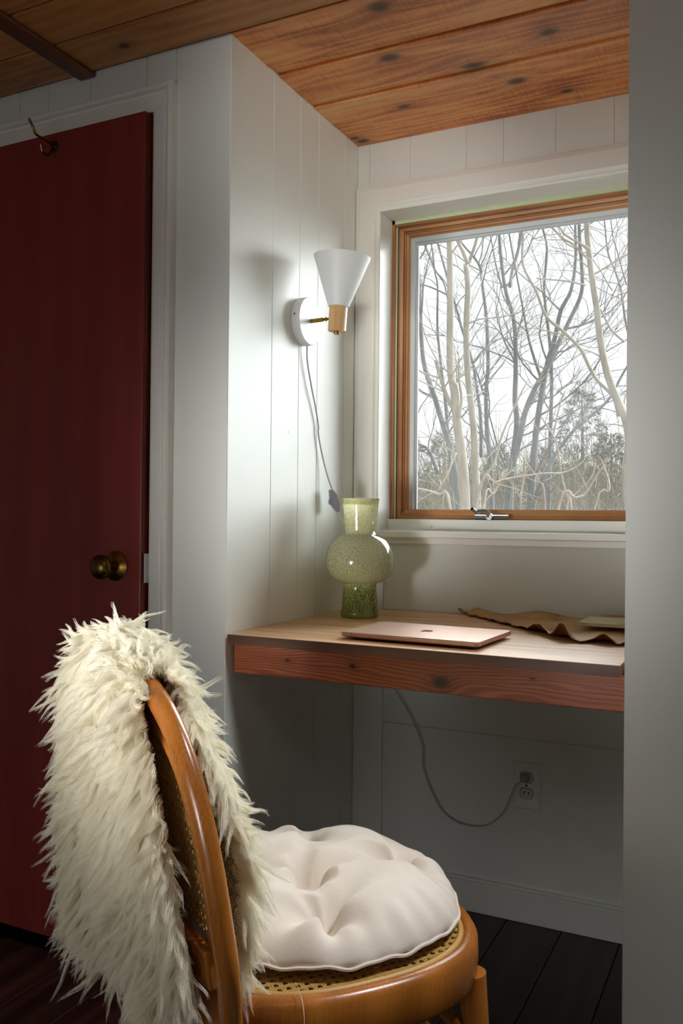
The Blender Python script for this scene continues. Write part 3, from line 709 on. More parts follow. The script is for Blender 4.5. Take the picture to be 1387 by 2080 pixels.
def weave(test, put, ext, name, parent, pitch=.0120):
    m = MB(); fams = [(0, .0021, .0012), (90, .0021, .0008), (45, .0019, .0), (135, .0019, .0004)]
    for ang, w, h in fams:
        a = math.radians(ang); d = np.array([math.cos(a), math.sin(a)]); q = np.array([-d[1], d[0]])
        offs = []
        if ang in (0, 90):
            k0 = int(ext/pitch)+1
            for k in range(-k0, k0+1): offs += [k*pitch-.0016, k*pitch+.0016]
        else:
            p = pitch/math.sqrt(2); k0 = int(1.5*ext/p)+1; offs = [(k+.5)*p for k in range(-k0, k0+1)]
            offs = offs[::1]
        for o_ in offs:
            ts = np.linspace(-ext*1.5, ext*1.5, 241); ins = [test(*(d*t+q*o_)) for t in ts]
            if not any(ins): continue
            i0 = ins.index(True); i1 = len(ins)-1-ins[::-1].index(True)
            if i1-i0 < 3: continue
            A, B_ = d*ts[i0]+q*o_, d*ts[i1]+q*o_
            c = [A-q*w/2, B_-q*w/2, B_+q*w/2, A+q*w/2]
            v = [put(p[0], p[1], h) for p in c]+[put(p[0], p[1], h+.0007) for p in c]
            m.add(v, [(3, 2, 1, 0), (4, 5, 6, 7), (0, 1, 5, 4), (1, 2, 6, 5), (2, 3, 7, 6), (3, 0, 4, 7)])
    ob = m.build(name, M_cane, parent); ob['kind'] = 'stuff'; return ob
cane = weave(lambda a, b_: inside(a, b_, .0125), lambda a, b_, h: loc(a, b_, ZS-.0062+h), .21, 'cane_seat', ch)
# back: arched bow leaning rearwards, lower rail, inner bow and cane
def bow(w, top, zb, n=40, e=2.6, f0=-.208, lean=.155):
    P = []
    for i in range(n+1):
        a = PI*i/n; c, s = math.cos(a), math.sin(a)
        R_ = w*math.copysign(abs(c)**(2/e), c); z = zb+(top-zb)*abs(s)**(2/e)
        P.append((f0-lean*(z-.46)-.010*(1-(R_/w)**2), R_, z))
    return P
hb = bow(.247, .828, .55, 60, 3.0)
full = [(-.190, .190, .36), (-.197, .199, .42), (-.204, .209, .465), (-.212, .228, .505)] + hb + [(-.212, -.228, .505), (-.204, -.209, .465), (-.197, -.199, .42), (-.190, -.190, .36)]
full = np.array(full); full[:, 1] = np.where(np.arange(len(full)) < 30, full[:, 1], full[:, 1])
P = locs(bez(full, 2)); rr = [.0188]*len(P)
MB().tube(P, rr, 16, (.68, .95), ref=CF).build('back_bow', M_chair, ch, smooth=True, angle=180)
inb = bow(.205, .788, .58, 50, 2.9, -.205)
P = locs(np.array([(-.218, .203, .545)]+inb+[(-.218, -.203, .545)])); MB().tube(P, .0085, 10, ref=CF).build('inner_bow', M_chair, ch, smooth=True, angle=180)
# curved lower back rail
m = MB(); v = []; n = 24
for i in range(n+1):
    R_ = -.205+.41*i/n; cv = -.018*(1-(R_/.205)**2)
    for (df, z) in ((-.009, .498), (.009, .498), (.009, .545), (-.009, .545)):
        v.append(loc(-.212-.155*(z-.46)+cv+df, R_, z))
f = [(i*4+k, i*4+(k+1) % 4, (i+1)*4+(k+1) % 4, (i+1)*4+k) for i in range(n) for k in range(4)]+[(3, 2, 1, 0), (n*4, n*4+1, n*4+2, n*4+3)]
m.add(v, f).build('back_rail', M_chair, ch, bevel=.004, seg=3, smooth=True)
def bk_in(a, b_):
    z = .66+a; return abs(b_/.198)**2.9 + (abs((z-.58)/.202)**2.9 if z > .58 else 0) < 1 and z > .548
weave(bk_in, lambda a, b_, h: loc(-.205-.155*(.66+a-.46)-.012*(1-(b_/.198)**2)+h, b_, .66+a), .20, 'cane_back', ch)
# legs
def leg(p0, p1, r0, r1):
    P = [np.array(loc(*p0))*(1-t)+np.array(loc(*p1))*t for t in np.linspace(0, 1, 8)]
    return MB().tube(P, list(np.linspace(r0, r1, 8)), 14, ref=CF).build('leg', M_chair, ch, smooth=True)
leg((.160, .150, ZS-.05), (.185, .172, 0), .0200, .0135); leg((.160, -.150, ZS-.05), (.185, -.172, 0), .0200, .0135)
leg((-.190, .190, .365), (-.235, .185, 0), .0165, .0135); leg((-.190, -.190, .365), (-.235, -.185, 0), .0165, .0135)
P = [loc(.17*math.cos(a)*1.0-.005, .165*math.sin(a), .27) for a in np.linspace(0, 2*PI, 49)]
MB().tube(P[:-1]+[P[0]], .0095, 10, cap=False).build('leg_hoop', M_chair, ch, smooth=True)
# curved braces below the seat at the front legs
for s_ in (1, -1):
    P = bez([loc(.150, s_*.150, .33), loc(.12, s_*.146, .365), loc(.085, s_*.15, .392), loc(.04, s_*.16, .402)], 6)
    MB().tube(P, .009, 10).build('brace', M_chair, ch, smooth=True)

# ================================================================ CUSHION
def cushion():
    C0 = np.array([.452, -1.090]); RX = .210
    tufts = [np.array(t)-C0 for t in ((.375, -.972), (.467, -1.125), (.552, -.993), (.535, -1.205), (.350, -1.15))]
    tufts[1] = np.array([.008, -.030])
    NR, NA = 90, 240; rs = np.random.RandomState(11)
    ph = rs.uniform(0, 2*PI, 12)
    def edge(a): return RX*(1+.016*math.sin(3*a+1.2)+.010*math.sin(7*a+ph[0])+.006*math.sin(13*a+ph[1]))
    V = []
    def surf(r, a, top):
        R_ = edge(a); x_, y_ = R_*r*math.cos(a), R_*r*math.sin(a)
        prof = (1-r**4.2)**.62
        h = (.066 if top else .0125)*prof
        if top:
            p = np.array([x_, y_]); dip = 0
            for i, t in enumerate(tufts):
                dv = p-t; d = np.linalg.norm(dv); an = math.atan2(dv[1], dv[0])
                s_ = .031*(1+.45*math.sin(3*an+ph[i+2])+.25*math.sin(5*an+ph[i+3]))
                dip = max(dip, .95*math.exp(-d/s_)) + .10*math.exp(-(d/.045)**2)
                h += .0028*math.exp(-d/.05)*math.sin(9*an+ph[i])*min(1, d/.02)
            # creases running between the neighbouring tufts
            for i, j in ((0, 1), (1, 2), (1, 3), (1, 4)):
                A, B_ = tufts[i], tufts[j]; ab = B_-A; t = max(0, min(1, ((p-A)@ab)/(ab@ab))); d = np.linalg.norm(p-A-ab*t)
                dip += .20*math.exp(-(d/.016)**2)*(1-.5*math.sin(PI*t))
            h *= max(.1, 1-min(.95, dip))
            h += .0022*math.sin(26*a+ph[5]+5*math.sin(2*a))*max(0, (r-.72)/.28)**1.5*prof**.5*2
        return x_, y_, h if top else -h
    zb = ZS+.0140
    idx = {}
    for top in (True, False):
        for i in range(NR+1):
            for j in range(NA):
                if i == 0 and j > 0: continue
                r = (i/NR)**.75
                if not top and i == NR: continue
                x_, y_, h = surf(r, 2*PI*j/NA, top)
                idx[(top, i, j)] = len(V); V.append((C0[0]+x_, C0[1]+y_, zb+h))
    def g(top, i, j):
        j %= NA
        if i == 0: j = 0
        if i == NR: top = True
        return idx[(top, i, j)]
    F = []
    for top in (True, False):
        for i in range(NR):
            for j in range(NA):
                if i == 0: F.append((g(top, 0, 0), g(top, 1, j), g(top, 1, j+1)))
                else: F.append((g(top, i, j), g(top, i+1, j), g(top, i+1, j+1), g(top, i, j+1)))
    cu = thing('seat_cushion', 'round cream tufted cushion lying on the cane seat of the chair', 'cushion', (C0[0], C0[1], zb))
    MB().add(V, F).build('cover', M_cushion, cu, smooth=True, angle=180)
    P = []; n = 200
    for k in range(n+1):
        a = 2*PI*k/n; R_ = edge(a)+.0012; P.append((C0[0]+R_*math.cos(a), C0[1]+R_*math.sin(a), zb-.001+.0016*math.sin(17*a)+.001*math.sin(31*a)))
    MB().tube(P, .0026, 6, cap=False).build('piping', M_cushion, cu, smooth=True)
    for i, t in enumerate(tufts):
        x_, y_ = t; r = math.hypot(x_, y_)/RX; a = math.atan2(y_, x_); h = surf(min(1, r*RX/edge(a)), a, True)[2]
        MB().lathe([(0, .0015), (.0025, .001), (.003, 0)], 10, (C0[0]+x_, C0[1]+y_, zb+h), None, False).build('tuft', M_cushion, cu, smooth=True)
    # stray thread hanging over the rim
    a0 = loc(-.115, .185, ZS+.014); MB().tube(bez([a0, loc(-.115, .20, ZS+.006), loc(-.118, .214, ZS+.003), loc(-.121, .2255, ZS-.008), loc(-.122, .2275, ZS-.030)], 5), .0004, 4).build('loose_thread', M_cushion, cu)
cushion()

# ================================================================ SHEEPSKIN
def bowF(z): return -.208-.155*(z-.46)
def hide_pt(s, q):
    """s 0..1 from rear hem over the top to the front hem; q 0..1 from far to near side -> (F, R, z)"""
    Rr0, Rr1 = -.205, .182          # rear panel width
    Rf0, Rf1 = -.20, .150
    if s < .5:
        t = s/.5; wr = t**3
        R_ = (Rr0+(Rr1-Rr0)*q)
        R_ = R_*(1-.0*t) if q < .5 else R_ - .075*wr*(q-.5)*2 + .01*(1-t)*0
        if q > .5: R_ += -.075*math.exp(-((t-.12)/.09)**2)*(q-.5)*2*.9 - .045*math.exp(-((t)/.10)**2)*(q-.5)*2      # the pelt waists in above the hind flap
        ztop = .868-2.0*(R_+.02)**2
        hem = .446 - .018*math.sin(PI*q) - .060*max(0, (q-.45)/.55)**1.3*1.0 + .01*(1-q)
        tt = min(1, t/.90); z = hem+(ztop-.010-hem)*tt
        F_ = bowF(z)-.026-.022*max(0, 1-t/.4)*(1-q)-.056*(1-q)**1.2*(1-.78*t)-.012*math.sin(PI*min(1, t*1.0))*(.4+.6*(1-q))
        if t > .90:
            u_ = (t-.90)/.10; z += .010*math.sin(u_*PI/2); F_ += .020*(1-math.cos(u_*PI/2))
        return F_, R_, z
    t = (s-.5)/.5; R_ = (Rf0+(Rf1-Rf0)*q); wr = (1-t)**3
    if q > .5: R_ -= .050*wr*(q-.5)*2
    ztop = .868-2.0*(R_+.02)**2
    hem = .500+.02*math.sin(q*5)
    if t < .10:
        u_ = t/.10; a = hide_pt(.49999, q); z = ztop - .010*(1-math.cos(u_*PI/2))
        F_ = a[0] + .030*math.sin(u_*PI/2)
        return F_, R_, z
    tt = (t-.10)/.90; z = (ztop-.010)*(1-tt)+hem*tt
    F_ = bowF(z)+.024+.028*math.sin(PI*min(1, tt*1.05))+.010*tt
    a = hide_pt(.49999, q); F0 = a[0]+.030; k = min(1, tt/.12); F_ = F0*(1-k)+F_*k
    return F_, R_, z
ns, nq = 96, 40
G = np.array([[hide_pt(i/(ns-1), j/(nq-1)) for j in range(nq)] for i in range(ns)])
sk = thing('sheepskin', 'shaggy ivory sheepskin draped over the back of the bentwood chair', 'sheepskin', tuple(loc(-.26, 0, .86)))
GW = locs(G.reshape(-1, 3))
ob = MB().add(GW, [(i*nq+j, (i+1)*nq+j, (i+1)*nq+j+1, i*nq+j+1) for i in range(ns-1) for j in range(nq-1)]).build('pelt', M_hideback, sk, smooth=True, angle=180)
md = ob.modifiers.new('t', 'SOLIDIFY'); md.thickness = .004; md.offset = 0; ob['label'] = 'thin leathery pelt under the wool'
# outward normals of the grid
dS = np.gradient(G, axis=0); dQ = np.gradient(G, axis=1); NN = np.cross(dS, dQ); NN /= np.linalg.norm(NN, axis=2)[..., None]+1e-9
mid = NN[10, nq//2]
if mid[0] > 0: NN = -NN         # rear panel must face backwards (-F)
def make_wool(nlock, nstr, npts=9):
    rs = np.random.RandomState(5)
    area = np.linalg.norm(np.cross(dS, dQ), axis=2); w = area.ravel()/area.sum()
    pick = rs.choice(len(w), nlock, p=w); ii, jj = pick//nq, pick % nq
    fi = np.clip(ii+rs.uniform(-.5, .5, nlock), 0, ns-1.001); fj = np.clip(jj+rs.uniform(-.5, .5, nlock), 0, nq-1.001)
    def samp(A):
        i0, j0 = fi.astype(int), fj.astype(int); a, b_ = (fi-i0)[:, None], (fj-j0)[:, None]
        return A[i0, j0]*(1-a)*(1-b_)+A[i0+1, j0]*a*(1-b_)+A[i0, j0+1]*(1-a)*b_+A[i0+1, j0+1]*a*b_
    P0 = samp(G); Nn = samp(NN); Nn /= np.linalg.norm(Nn, axis=1)[:, None]
    s_ = fi/(ns-1); q_ = fj/(nq-1)
    L = .037*rs.uniform(.7, 1.3, nlock)*(1+.15*(s_ < .45))
    L *= np.where((s_ > .44) & (s_ < .60), 1.05, 1)
    # droop direction: down along the skin, outward at the borders
    down = np.tile([0, 0, -1.], (nlock, 1))
    side = np.zeros((nlock, 3)); side[:, 1] = np.where(q_ > .5, 1, -1)*np.abs(q_-.5)**2*np.where((s_ > .5) & (q_ > .5), 5.0, 2.2)
    # top tufts: rise and part to both sides
    rise = np.exp(-((s_-.50)/.05)**2)
    wild = rs.normal(0, 1, (nlock, 3))
    # coherent swirl so neighbouring locks lean together
    sw = np.stack([np.sin(P0[:, 1]*31+P0[:, 2]*17), np.sin(P0[:, 2]*27+P0[:, 1]*13+1.3), np.cos(P0[:, 1]*22-P0[:, 2]*25)], 1)
    nlift = np.where(s_ < .5, .52, .50)+.35*rise+.10*sw[:, 0]
    d0 = Nn*nlift[:, None] + down*(.42-.62*rise)[:, None] + side*.8 + wild*.20 + sw*.20
    nearfree = ((q_ > .86) & (s_ > .44) & (s_ < .62))
    d0 /= np.linalg.norm(d0, axis=1)[:, None]
    d1 = Nn*.18 + down*(1.15-.75*rise)[:, None] + side*.5 + wild*.42 + sw*.35
    t = np.linspace(0, 1, npts)
    C_ = P0[:, None, :] + (L[:, None]*t)[..., None]*d0[:, None, :]*(1-.42*t)[None, :, None] + (L[:, None]*(t**2)*.62)[..., None]*d1[:, None, :]
    pr = np.cross(d0, rs.normal(0, 1, (nlock, 3))); pr /= np.linalg.norm(pr, axis=1)[:, None]
    pr2 = np.cross(d0, pr)
    ph = rs.uniform(0, 2*PI, nlock); fr = rs.uniform(.7, 1.7, nlock); am = rs.uniform(.0020, .0062, nlock)
    wv = 2*PI*fr[:, None]*t[None]+ph[:, None]
    env = (t**.8)[None]
    C_ += (am[:, None]*np.sin(wv)*env)[..., None]*pr[:, None]+(am[:, None]*np.cos(wv)*env)[..., None]*pr2[:, None]
    # strands
    ang = rs.uniform(0, 2*PI, (nlock, nstr)); rad = .0070*np.sqrt(rs.uniform(0, 1, (nlock, nstr)))
    cl = 1-.80*t**1.25
    ox = (rad*np.cos(ang))[..., None]*cl; oy = (rad*np.sin(ang))[..., None]*cl
    le = rs.uniform(.72, 1.0, (nlock, nstr))
    # shorten: reparametrise along the lock centre
    tt = le[..., None]*t; k = tt*(npts-1); k0 = np.clip(k.astype(int), 0, npts-2); a = (k-k0)[..., None]
    li = np.arange(nlock)[:, None, None]
    X = C_[li, k0]*(1-a)+C_[li, k0+1]*a
    X = X + ox[..., None]*pr[:, None, None] + oy[..., None]*pr2[:, None, None]
    wo = rs.uniform(0, 2*PI, (nlock, nstr, 1)); wa = rs.uniform(.0004, .0018, (nlock, nstr, 1))
    X = X + (wa*np.sin(2*PI*2.2*t+wo)*t**.5)[..., None]*pr[:, None, None] + (wa*np.cos(2*PI*1.9*t+wo*1.7)*t**.5)[..., None]*pr2[:, None, None]
    nc = nlock*nstr; X = X.reshape(nc*npts, 3)
    XW = CM + X[:, :1]*CF + X[:, 1:2]*CR; XW[:, 2] = X[:, 2]
    hc = bpy.data.hair_curves.new('wool'); hc.add_curves([npts]*nc)
    hc.attributes['position'].data.foreach_set('vector', XW.astype(np.float32).ravel())
    rads = np.tile(.00025*(1-.72*t**2), nc).astype(np.float32)
    ra = hc.attributes.get('radius') or hc.attributes.new('radius', 'FLOAT', 'POINT'); ra.data.foreach_set('value', rads)
    ob = bpy.data.objects.new('wool', hc); COL.objects.link(ob); ob.parent = sk; ob.matrix_parent_inverse = PINV[sk.name]
    hc.materials.append(M_wool); ob['kind'] = 'stuff'; return ob
make_wool(8500, 28)

# ================================================================ OUTSIDE
GZ = -1.5
def px(p, depth):
    d = RT*(p[0]-693.5)/FPX + UP*(1040-p[1])/FPX + FW; return CAM + d*depth
def ground_z(x_, y_):
    r = max(0, y_-14); return GZ + .035*max(0, y_-4) + 6.5*(1-math.exp(-(r/42)**2))*(1+.18*math.sin(x_*.07+1)) + .12*math.sin(x_*.9)*math.sin(y_*.7)
gm = MB(); nx_, ny_ = 80, 80; v = []
for i in range(nx_+1):
    for j in range(ny_+1):
        yy = .6+150*(j/ny_)**2.2; xx = -1.0+(-.45*yy)+( -1+2*i/nx_)*(8+yy*.9); v.append((xx, yy, ground_z(xx, yy)))
gm.add(v, [(i*(ny_+1)+j, (i+1)*(ny_+1)+j, (i+1)*(ny_+1)+j+1, i*(ny_+1)+j+1) for i in range(nx_) for j in range(ny_)])
gr = gm.build('wooded_ground', simple('winter_ground', (88, 84, 68), .9, 0, .6, 3), smooth=True, angle=180)
gr['kind'] = 'structure'
def limb(m, path, r0, r1, depth=None, twigs=0, rs=None, n=7, lvl=0, sc=1., wig=.012, ex=None):
    P = np.array([px(p, depth) for p in path]) if depth else np.array(path, float)
    if depth and len(P) > 2:
        jit = rs.normal(0, .05, len(P)); P = P + FW[None]*(np.cumsum(jit)*.6)[:, None]
    Q = bez(P, 5); k = len(Q)
    rad = np.linspace(r0, r1, k)
    m.tube(Q, list(rad), n)
    return Q, rad
def grow(m, p, d, L, r, rs, lvl, maxl, spread=.6, up=.15):
    k = max(3, int(L/.10*1.0)+2); k = min(k, 7); P = [p]; dd = d/np.linalg.norm(d)
    for i in range(k):
        dd = dd + rs.normal(0, .16, 3) + np.array([0, 0, up*.25]); dd /= np.linalg.norm(dd); P.append(P[-1]+dd*L/k)
    m.tube(P, list(np.linspace(r, r*.35, k+1)), 5 if lvl < 1 else 4 if r > .0035 else 3, cap=False)
    if lvl < maxl:
        for c in range(rs.randint(2, 5)):
            i = rs.randint(1, k); q = rs.normal(0, 1, 3); q[1] *= .7; q -= dd*(q@dd); q /= np.linalg.norm(q)
            nd = dd*.75+q*spread+np.array([0, 0, up]); grow(m, P[i], nd, L*rs.uniform(.4, .7), r*.5, rs, lvl+1, maxl, spread, up)
def tree(name, label, mat, limbs, depth, seed, group, ntw=10, twL=.5, tr=.006, extend_up=True, extend_down=True, pxw=None):
    rs = np.random.RandomState(seed)
    base = px(limbs[0][0][-1], depth)
    t = thing(name, label, 'tree', (float(base[0]), float(base[1]), GZ), group)
    tw = MB()
    for li, (path, w0, w1) in enumerate(limbs):      # listed from the top downwards; w in photo pixels
        P = [px(p, depth) for p in path]; r0, r1 = w0*depth/FPX/2, w1*depth/FPX/2
        jit = np.cumsum(rs.normal(0, .035, len(P))); P = [p+FW*j for p, j in zip(P, jit)]
        if P[0][2] > 1.9+.06*depth*2 or path[0][1] < 500:     # goes on above the frame
            d = P[0]-P[1]; d /= np.linalg.norm(d); ext = []
            q = P[0]
            for k in range(5):
                d = d+rs.normal(0, .07, 3)+np.array([0, 0, .06]); d /= np.linalg.norm(d); q = q+d*.5*depth/6; ext.append(q)
            P = ext[::-1]+P; rads = list(np.linspace(r0*.25, r0, 6))[:-1]+list(np.linspace(r0, r1, len(path)))
        else: rads = list(np.linspace(r0, r1, len(path)))
        if li == 0 or path[-1][1] > 1000:
            d = P[-1]-P[-2]; d /= np.linalg.norm(d); q = P[-1]; gz = ground_z(q[0], q[1])-.1
            steps = 4; tgt = np.array([q[0]+d[0]*.5, q[1], gz])
            P = P+[q+(tgt-q)*k/steps for k in range(1, steps+1)]; rads += [r1*(1+.12*k) for k in range(1, steps+1)]
        P = np.array(P); Q = bez(P, 4); rq = np.interp(np.linspace(0, 1, len(Q)), np.linspace(0, 1, len(P)), rads)
        m = MB(); m.tube(Q, list(rq), 10 if rq.max() > .015 else 7)
        m.build('trunk' if li == 0 else 'limb', mat, t, smooth=True, angle=180)
        n = int((1.05 if mat == gry else .75)*ntw*(1 if li == 0 else .6))
        for k in range(n):
            i = rs.randint(1, max(2, int(len(Q)*.78))); d = Q[max(0, i-1)]-Q[i]; d /= np.linalg.norm(d)+1e-9
            q = rs.normal(0, 1, 3); q[1] *= .6; q -= d*(q@d); q /= np.linalg.norm(q)
            grow(tw, Q[i], d*.5+q*.9+np.array([0, 0, .25]), twL*rs.uniform(.5, 1.3), min(tr, rq[i]*.5), rs, 0, 2)
    if tw.v:
        o_ = tw.build('twigs', mat, t); o_['kind'] = 'stuff'
    return t
tan = M_bark1; gry = M_bark2; rus = M_bark3
tree('bare_tree', 'pale tan tree with a thick straight trunk, standing left of the Y-forked tan tree', tan,
     [([(913, 490), (914, 596), (916, 740), (922, 796), (928, 846), (935, 929), (941, 1036)], 12, 22), ([(885, 730), (897, 768), (910, 803), (922, 830)], 6, 12), ([(930, 730), (931, 770), (936, 812), (930, 850)], 4, 7)], 4.2, 21, 'tan trees close to the window', 9, .42, .0045)
tree('bare_tree', 'pale tan tree that forks into a Y near the top, beside the thick straight trunk', tan,
     [([(946, 538), (947, 592), (946, 660), (947, 740), (953, 813), (958, 879), (962, 945), (964, 1036)], 11, 16), ([(930, 486), (938, 515), (946, 542)], 8, 9), ([(968, 484), (960, 513), (949, 542)], 6, 8)], 4.4, 22, 'tan trees close to the window', 9, .42, .0045)
tree('bare_tree', 'leaning tan tree at the right edge of the window view', tan,
     [([(1194, 455), (1199, 513), (1204, 579), (1216, 629), (1224, 679), (1231, 740), (1241, 780), (1262, 843), (1267, 896), (1269, 960), (1272, 1036)], 11, 17),
      ([(1058, 440), (1061, 480), (1063, 538), (1091, 592), (1116, 636), (1149, 670), (1183, 704), (1204, 740), (1224, 766), (1246, 805), (1262, 843)], 4, 9),
      ([(1130, 462), (1150, 480), (1191, 512)], 4, 5), ([(1113, 465), (1140, 487), (1160, 500), (1180, 522), (1196, 535)], 4, 5),
      ([(1089, 566), (1110, 567), (1150, 571), (1196, 573)], 2.5, 3.5), ([(1280, 512), (1240, 536), (1210, 553)], 4, 4),
      ([(1268, 468), (1240, 490), (1207, 520)], 2, 3.5), ([(1276, 690), (1250, 664), (1232, 630), (1219, 600), (1212, 570)], 5, 3)], 4.6, 23, 'tan trees close to the window', 8, .45, .004)
tree('bare_tree', 'grey tree whose twin stems cross in a tall X right of the window middle', gry,
     [([(1179, 440), (1183, 546), (1181, 596), (1158, 646), (1133, 695), (1108, 745), (1083, 790), (1063, 838), (1050, 889), (1035, 950), (1025, 1036)], 7, 13),
      ([(1168, 440), (1166, 529), (1153, 596), (1133, 637), (1124, 690), (1110, 740), (1098, 800), (1088, 863), (1080, 929), (1072, 1036)], 5, 15),
      ([(1060, 620), (1075, 687), (1090, 735), (1100, 770)], 4, 7)], 8.0, 24, 'grey trees further back', 14, .9, .010)
tree('bare_tree', 'grey forked tree with a wavy trunk in the middle of the window view', gry,
     [([(1014, 480), (1022, 546), (1029, 596), (1044, 654), (1046, 740), (1044, 813), (1047, 863), (1040, 945), (1032, 1036)], 6, 14),
      ([(1057, 470), (1048, 520), (1037, 554), (1028, 592)], 6, 7), ([(1000, 488), (1010, 540), (1024, 580)], 2.5, 4)], 8.6, 25, 'grey trees further back', 14, .9, .009)
tree('bare_tree', 'slim grey tree bending left at its top, just right of the forked tan tree', gry,
     [([(938, 493), (956, 520), (974, 545), (979, 579), (987, 646), (991, 740), (987, 796), (987, 879), (992, 937), (996, 1036)], 4, 11),
      ([(960, 735), (975, 770), (984, 800)], 3, 5), ([(926, 624), (938, 670), (958, 740), (968, 800), (974, 850), (976, 930)], 5, 7)], 9.2, 26, 'grey trees further back', 14, .9, .009)
tree('bare_tree', 'grey trunk slanting down to the right at the left edge of the pane', gry,
     [([(850, 500), (853, 600), (858, 700), (866, 750), (885, 805), (905, 871), (920, 921), (934, 1036)], 7, 14), ([(845, 901), (871, 912), (893, 962)], 5, 8), ([(848, 575), (880, 583), (908, 600)], 3, 4)], 7.4, 27, 'grey trees further back', 14, .8, .009)
tree('bare_tree', 'thin grey tree between the left edge of the pane and the thick tan trunk', gry,
     [([(873, 470), (884, 545), (890, 579), (889, 662), (896, 740), (905, 800), (912, 880), (918, 960), (922, 1036)], 2.5, 9), ([(863, 500), (884, 548), (902, 572), (908, 610)], 3, 4)], 9.8, 28, 'grey trees further back', 12, .9, .008)
tree('bare_tree', 'slender grey tree curving upright above the crossing stems', gry,
     [([(1098, 445), (1111, 505), (1108, 579), (1110, 640), (1118, 700), (1122, 780), (1120, 900), (1118, 1036)], 4, 9)], 10.5, 29, 'grey trees further back', 16, 1.0, .009)
tree('bare_tree', 'dark leaning bough crossing low behind the right tan tree', gry,
     [([(1290, 715), (1266, 758), (1236, 810), (1200, 845), (1166, 873), (1136, 912), (1106, 959), (1080, 1036)], 4, 9)], 7.8, 30, 'grey trees further back', 10, .7, .007)
tree('bare_tree', 'twiggy dark tree reaching along the right edge of the pane', gry,
     [([(1225, 440), (1232, 513), (1250, 560), (1258, 600), (1264, 650), (1272, 700), (1285, 800), (1290, 1036)], 3, 6), ([(1222, 545), (1246, 565), (1256, 580)], 2, 3), ([(1240, 455), (1255, 520), (1272, 580)], 2.5, 3)], 6.6, 31, 'grey trees further back', 22, .7, .006)
# low arching shrub stems
sh = [([(845, 992), (888, 1004), (912, 1034)], 4, 6), ([(924, 921), (905, 965), (888, 1000)], 3, 4), ([(976, 1022), (1014, 937), (1026, 880), (1056, 805), (1075, 770)][::-1], 3, 6),
      ([(1030, 953), (1003, 1003), (980, 1022)], 3, 4), ([(1195, 921), (1176, 944), (1143, 960), (1103, 962), (1050, 969), (1003, 980), (969, 998)], 2.5, 4),
      ([(1225, 945), (1210, 970), (1192, 1003), (1170, 1011), (1133, 1028)], 3, 5), ([(1213, 940), (1206, 970), (1175, 1005), (1160, 1032)], 2.5, 4), 
      ([(1232, 925), (1248, 950), (1245, 995), (1218, 1032)], 2.5, 4), ([(1101, 846), (1130, 896), (1144, 962), (1163, 1012), (1170, 1036)], 3, 5), ([(1158, 788), (1148, 822), (1130, 896)], 2.5, 4),
      ([(1063, 942), (1090, 978), (1105, 1026)], 2.5, 4), ([(1060, 948), (1050, 1000), (1045, 1036)], 3, 4)]
for i, s_ in enumerate([sh[:4], sh[4:8], sh[8:]]):
    tree('shrub', ['pale arching shrub stems at the lower left of the window view', 'cream and russet shrub stems arching at the lower right of the pane', 'thin russet sapling with a forked top, low in the middle right of the pane'][i], [tan, rus, rus][i], s_, [3.4, 3.2, 3.8][i], 40+i, 'shrubs under the trees', 5, .22, .0028)
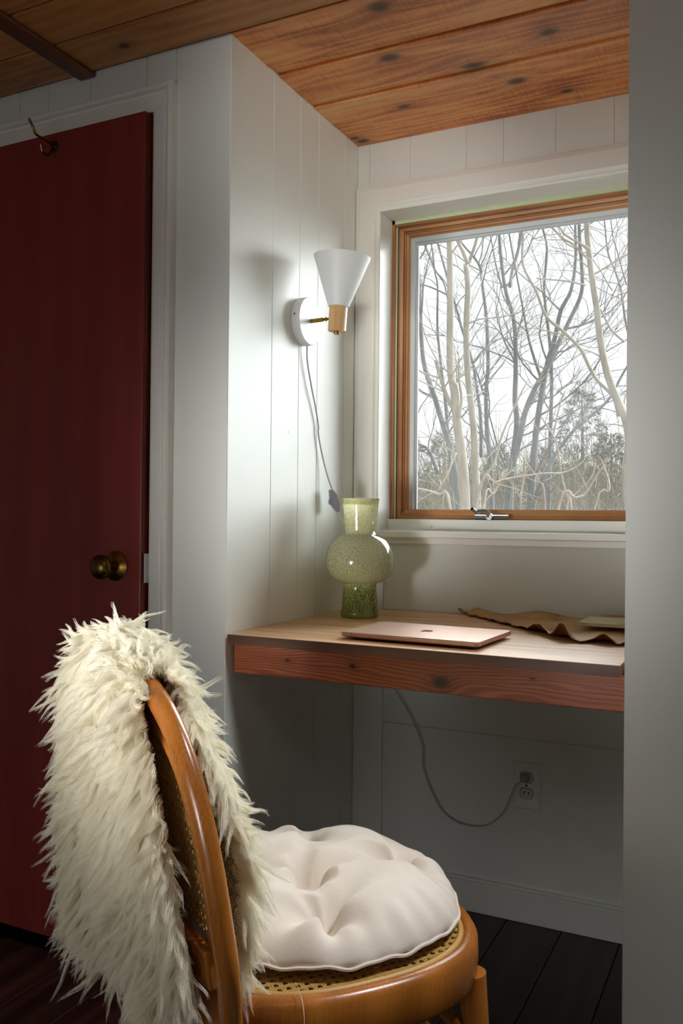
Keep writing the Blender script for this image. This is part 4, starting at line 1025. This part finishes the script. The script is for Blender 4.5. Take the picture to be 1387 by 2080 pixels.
# pines on the slope
def pine(x_, y_, h, seed, label, col):
    rs = np.random.RandomState(seed); z0 = ground_z(x_, y_)
    t = thing('pine_tree', label, 'tree', (x_, y_, z0), 'pines on the far slope')
    MB().tube([(x_, y_, z0), (x_+.05, y_, z0+h*.5), (x_, y_, z0+h)], [h*.022, h*.014, .01], 7).build('trunk', gry, t)
    V = []; F = []
    for k in range(int(520*h/5)):
        f = rs.uniform(.12, 1)**.8; z = z0+h*f; R_ = h*.27*(1-f)**.7+.15; a = rs.uniform(0, 2*PI); r = R_*rs.uniform(.25, 1)**.6
        c = np.array([x_+r*math.cos(a), y_+r*math.sin(a), z-r*.12+rs.normal(0, .06)]); d = np.array([math.cos(a), math.sin(a), .15])
        for q in range(9):
            w = d+rs.normal(0, .65, 3); w /= np.linalg.norm(w); s_ = np.cross(w, rs.normal(0, 1, 3)); s_ /= np.linalg.norm(s_); L = rs.uniform(.12, .30)
            k0 = len(V); V += [c-s_*.010, c+s_*.010, c+w*L]; F.append((k0, k0+1, k0+2))
    m = MB(); m.v = [tuple(map(float, p)) for p in V]; m.f = F; o_ = m.build('foliage', simple('pine_green_%d' % seed, col, .8, 0, 0, 4), t); o_['kind'] = 'stuff'
def gpos(pxx, dep): p = px((pxx, 1000), dep); return float(p[0]), float(p[1])
for i, (pxx, dep, top, lab) in enumerate([(1180, 24, 790, 'tall loose pine standing highest above the slope at the right of the window view'), (1100, 27, 905, 'broad yellowish pine behind the crossing grey stems'),
        (1240, 22, 880, 'pine at the right edge of the window view, behind the leaning tan tree'), (1010, 30, 905, 'pine low behind the middle of the pane'), (900, 26, 880, 'pine behind the thick tan trunk, at the left of the pane'), (860, 22, 960, 'small pine low at the left edge of the pane'), (1150, 20, 945, 'low dense pine in front of the tall loose one'), (1060, 21, 965, 'low pine at the foot of the wavy grey tree')]):
    x_, y_ = gpos(pxx, dep); zt = px((pxx, top), dep)[2]; z0 = ground_z(x_, y_)
    pine(x_, y_, float(zt-z0), 60+i, lab, [(78, 82, 40), (104, 96, 44), (94, 84, 48)][i % 3])
# winter brush: thousands of fine stems nobody could count
rs = np.random.RandomState(9); bm_ = MB()
for k in range(3600):
    dep = rs.uniform(9, 30); p = px((rs.uniform(780, 1330), 1000), dep); gz = ground_z(p[0], p[1]); h = rs.uniform(.8, 2.6)*(1+dep*.02)
    P = [np.array([p[0], p[1], gz])]; d = np.array([rs.normal(0, .25), rs.normal(0, .2), 1.])
    for i in range(4): d = d+rs.normal(0, .22, 3); d /= np.linalg.norm(d); P.append(P[-1]+d*h/4)
    bm_.tube(P, list(np.linspace(.010, .003, 5)*dep/14), 3, cap=False)
    for q in range(3):
        i = rs.randint(1, 4); dd = d+rs.normal(0, .6, 3); dd /= np.linalg.norm(dd); bm_.tube([P[i], P[i]+dd*h*.2, P[i]+dd*h*.4+np.array([0, 0, .1*h])], [.006*dep/14, .004*dep/14, .002*dep/14], 3, cap=False)
br = bm_.build('winter_brush', bark('brush_stems', (84, 74, 50), (128, 112, 78)))
tag(br, 'dense leafless winter brush covering the slope beyond the window', 'brush', kind='stuff')
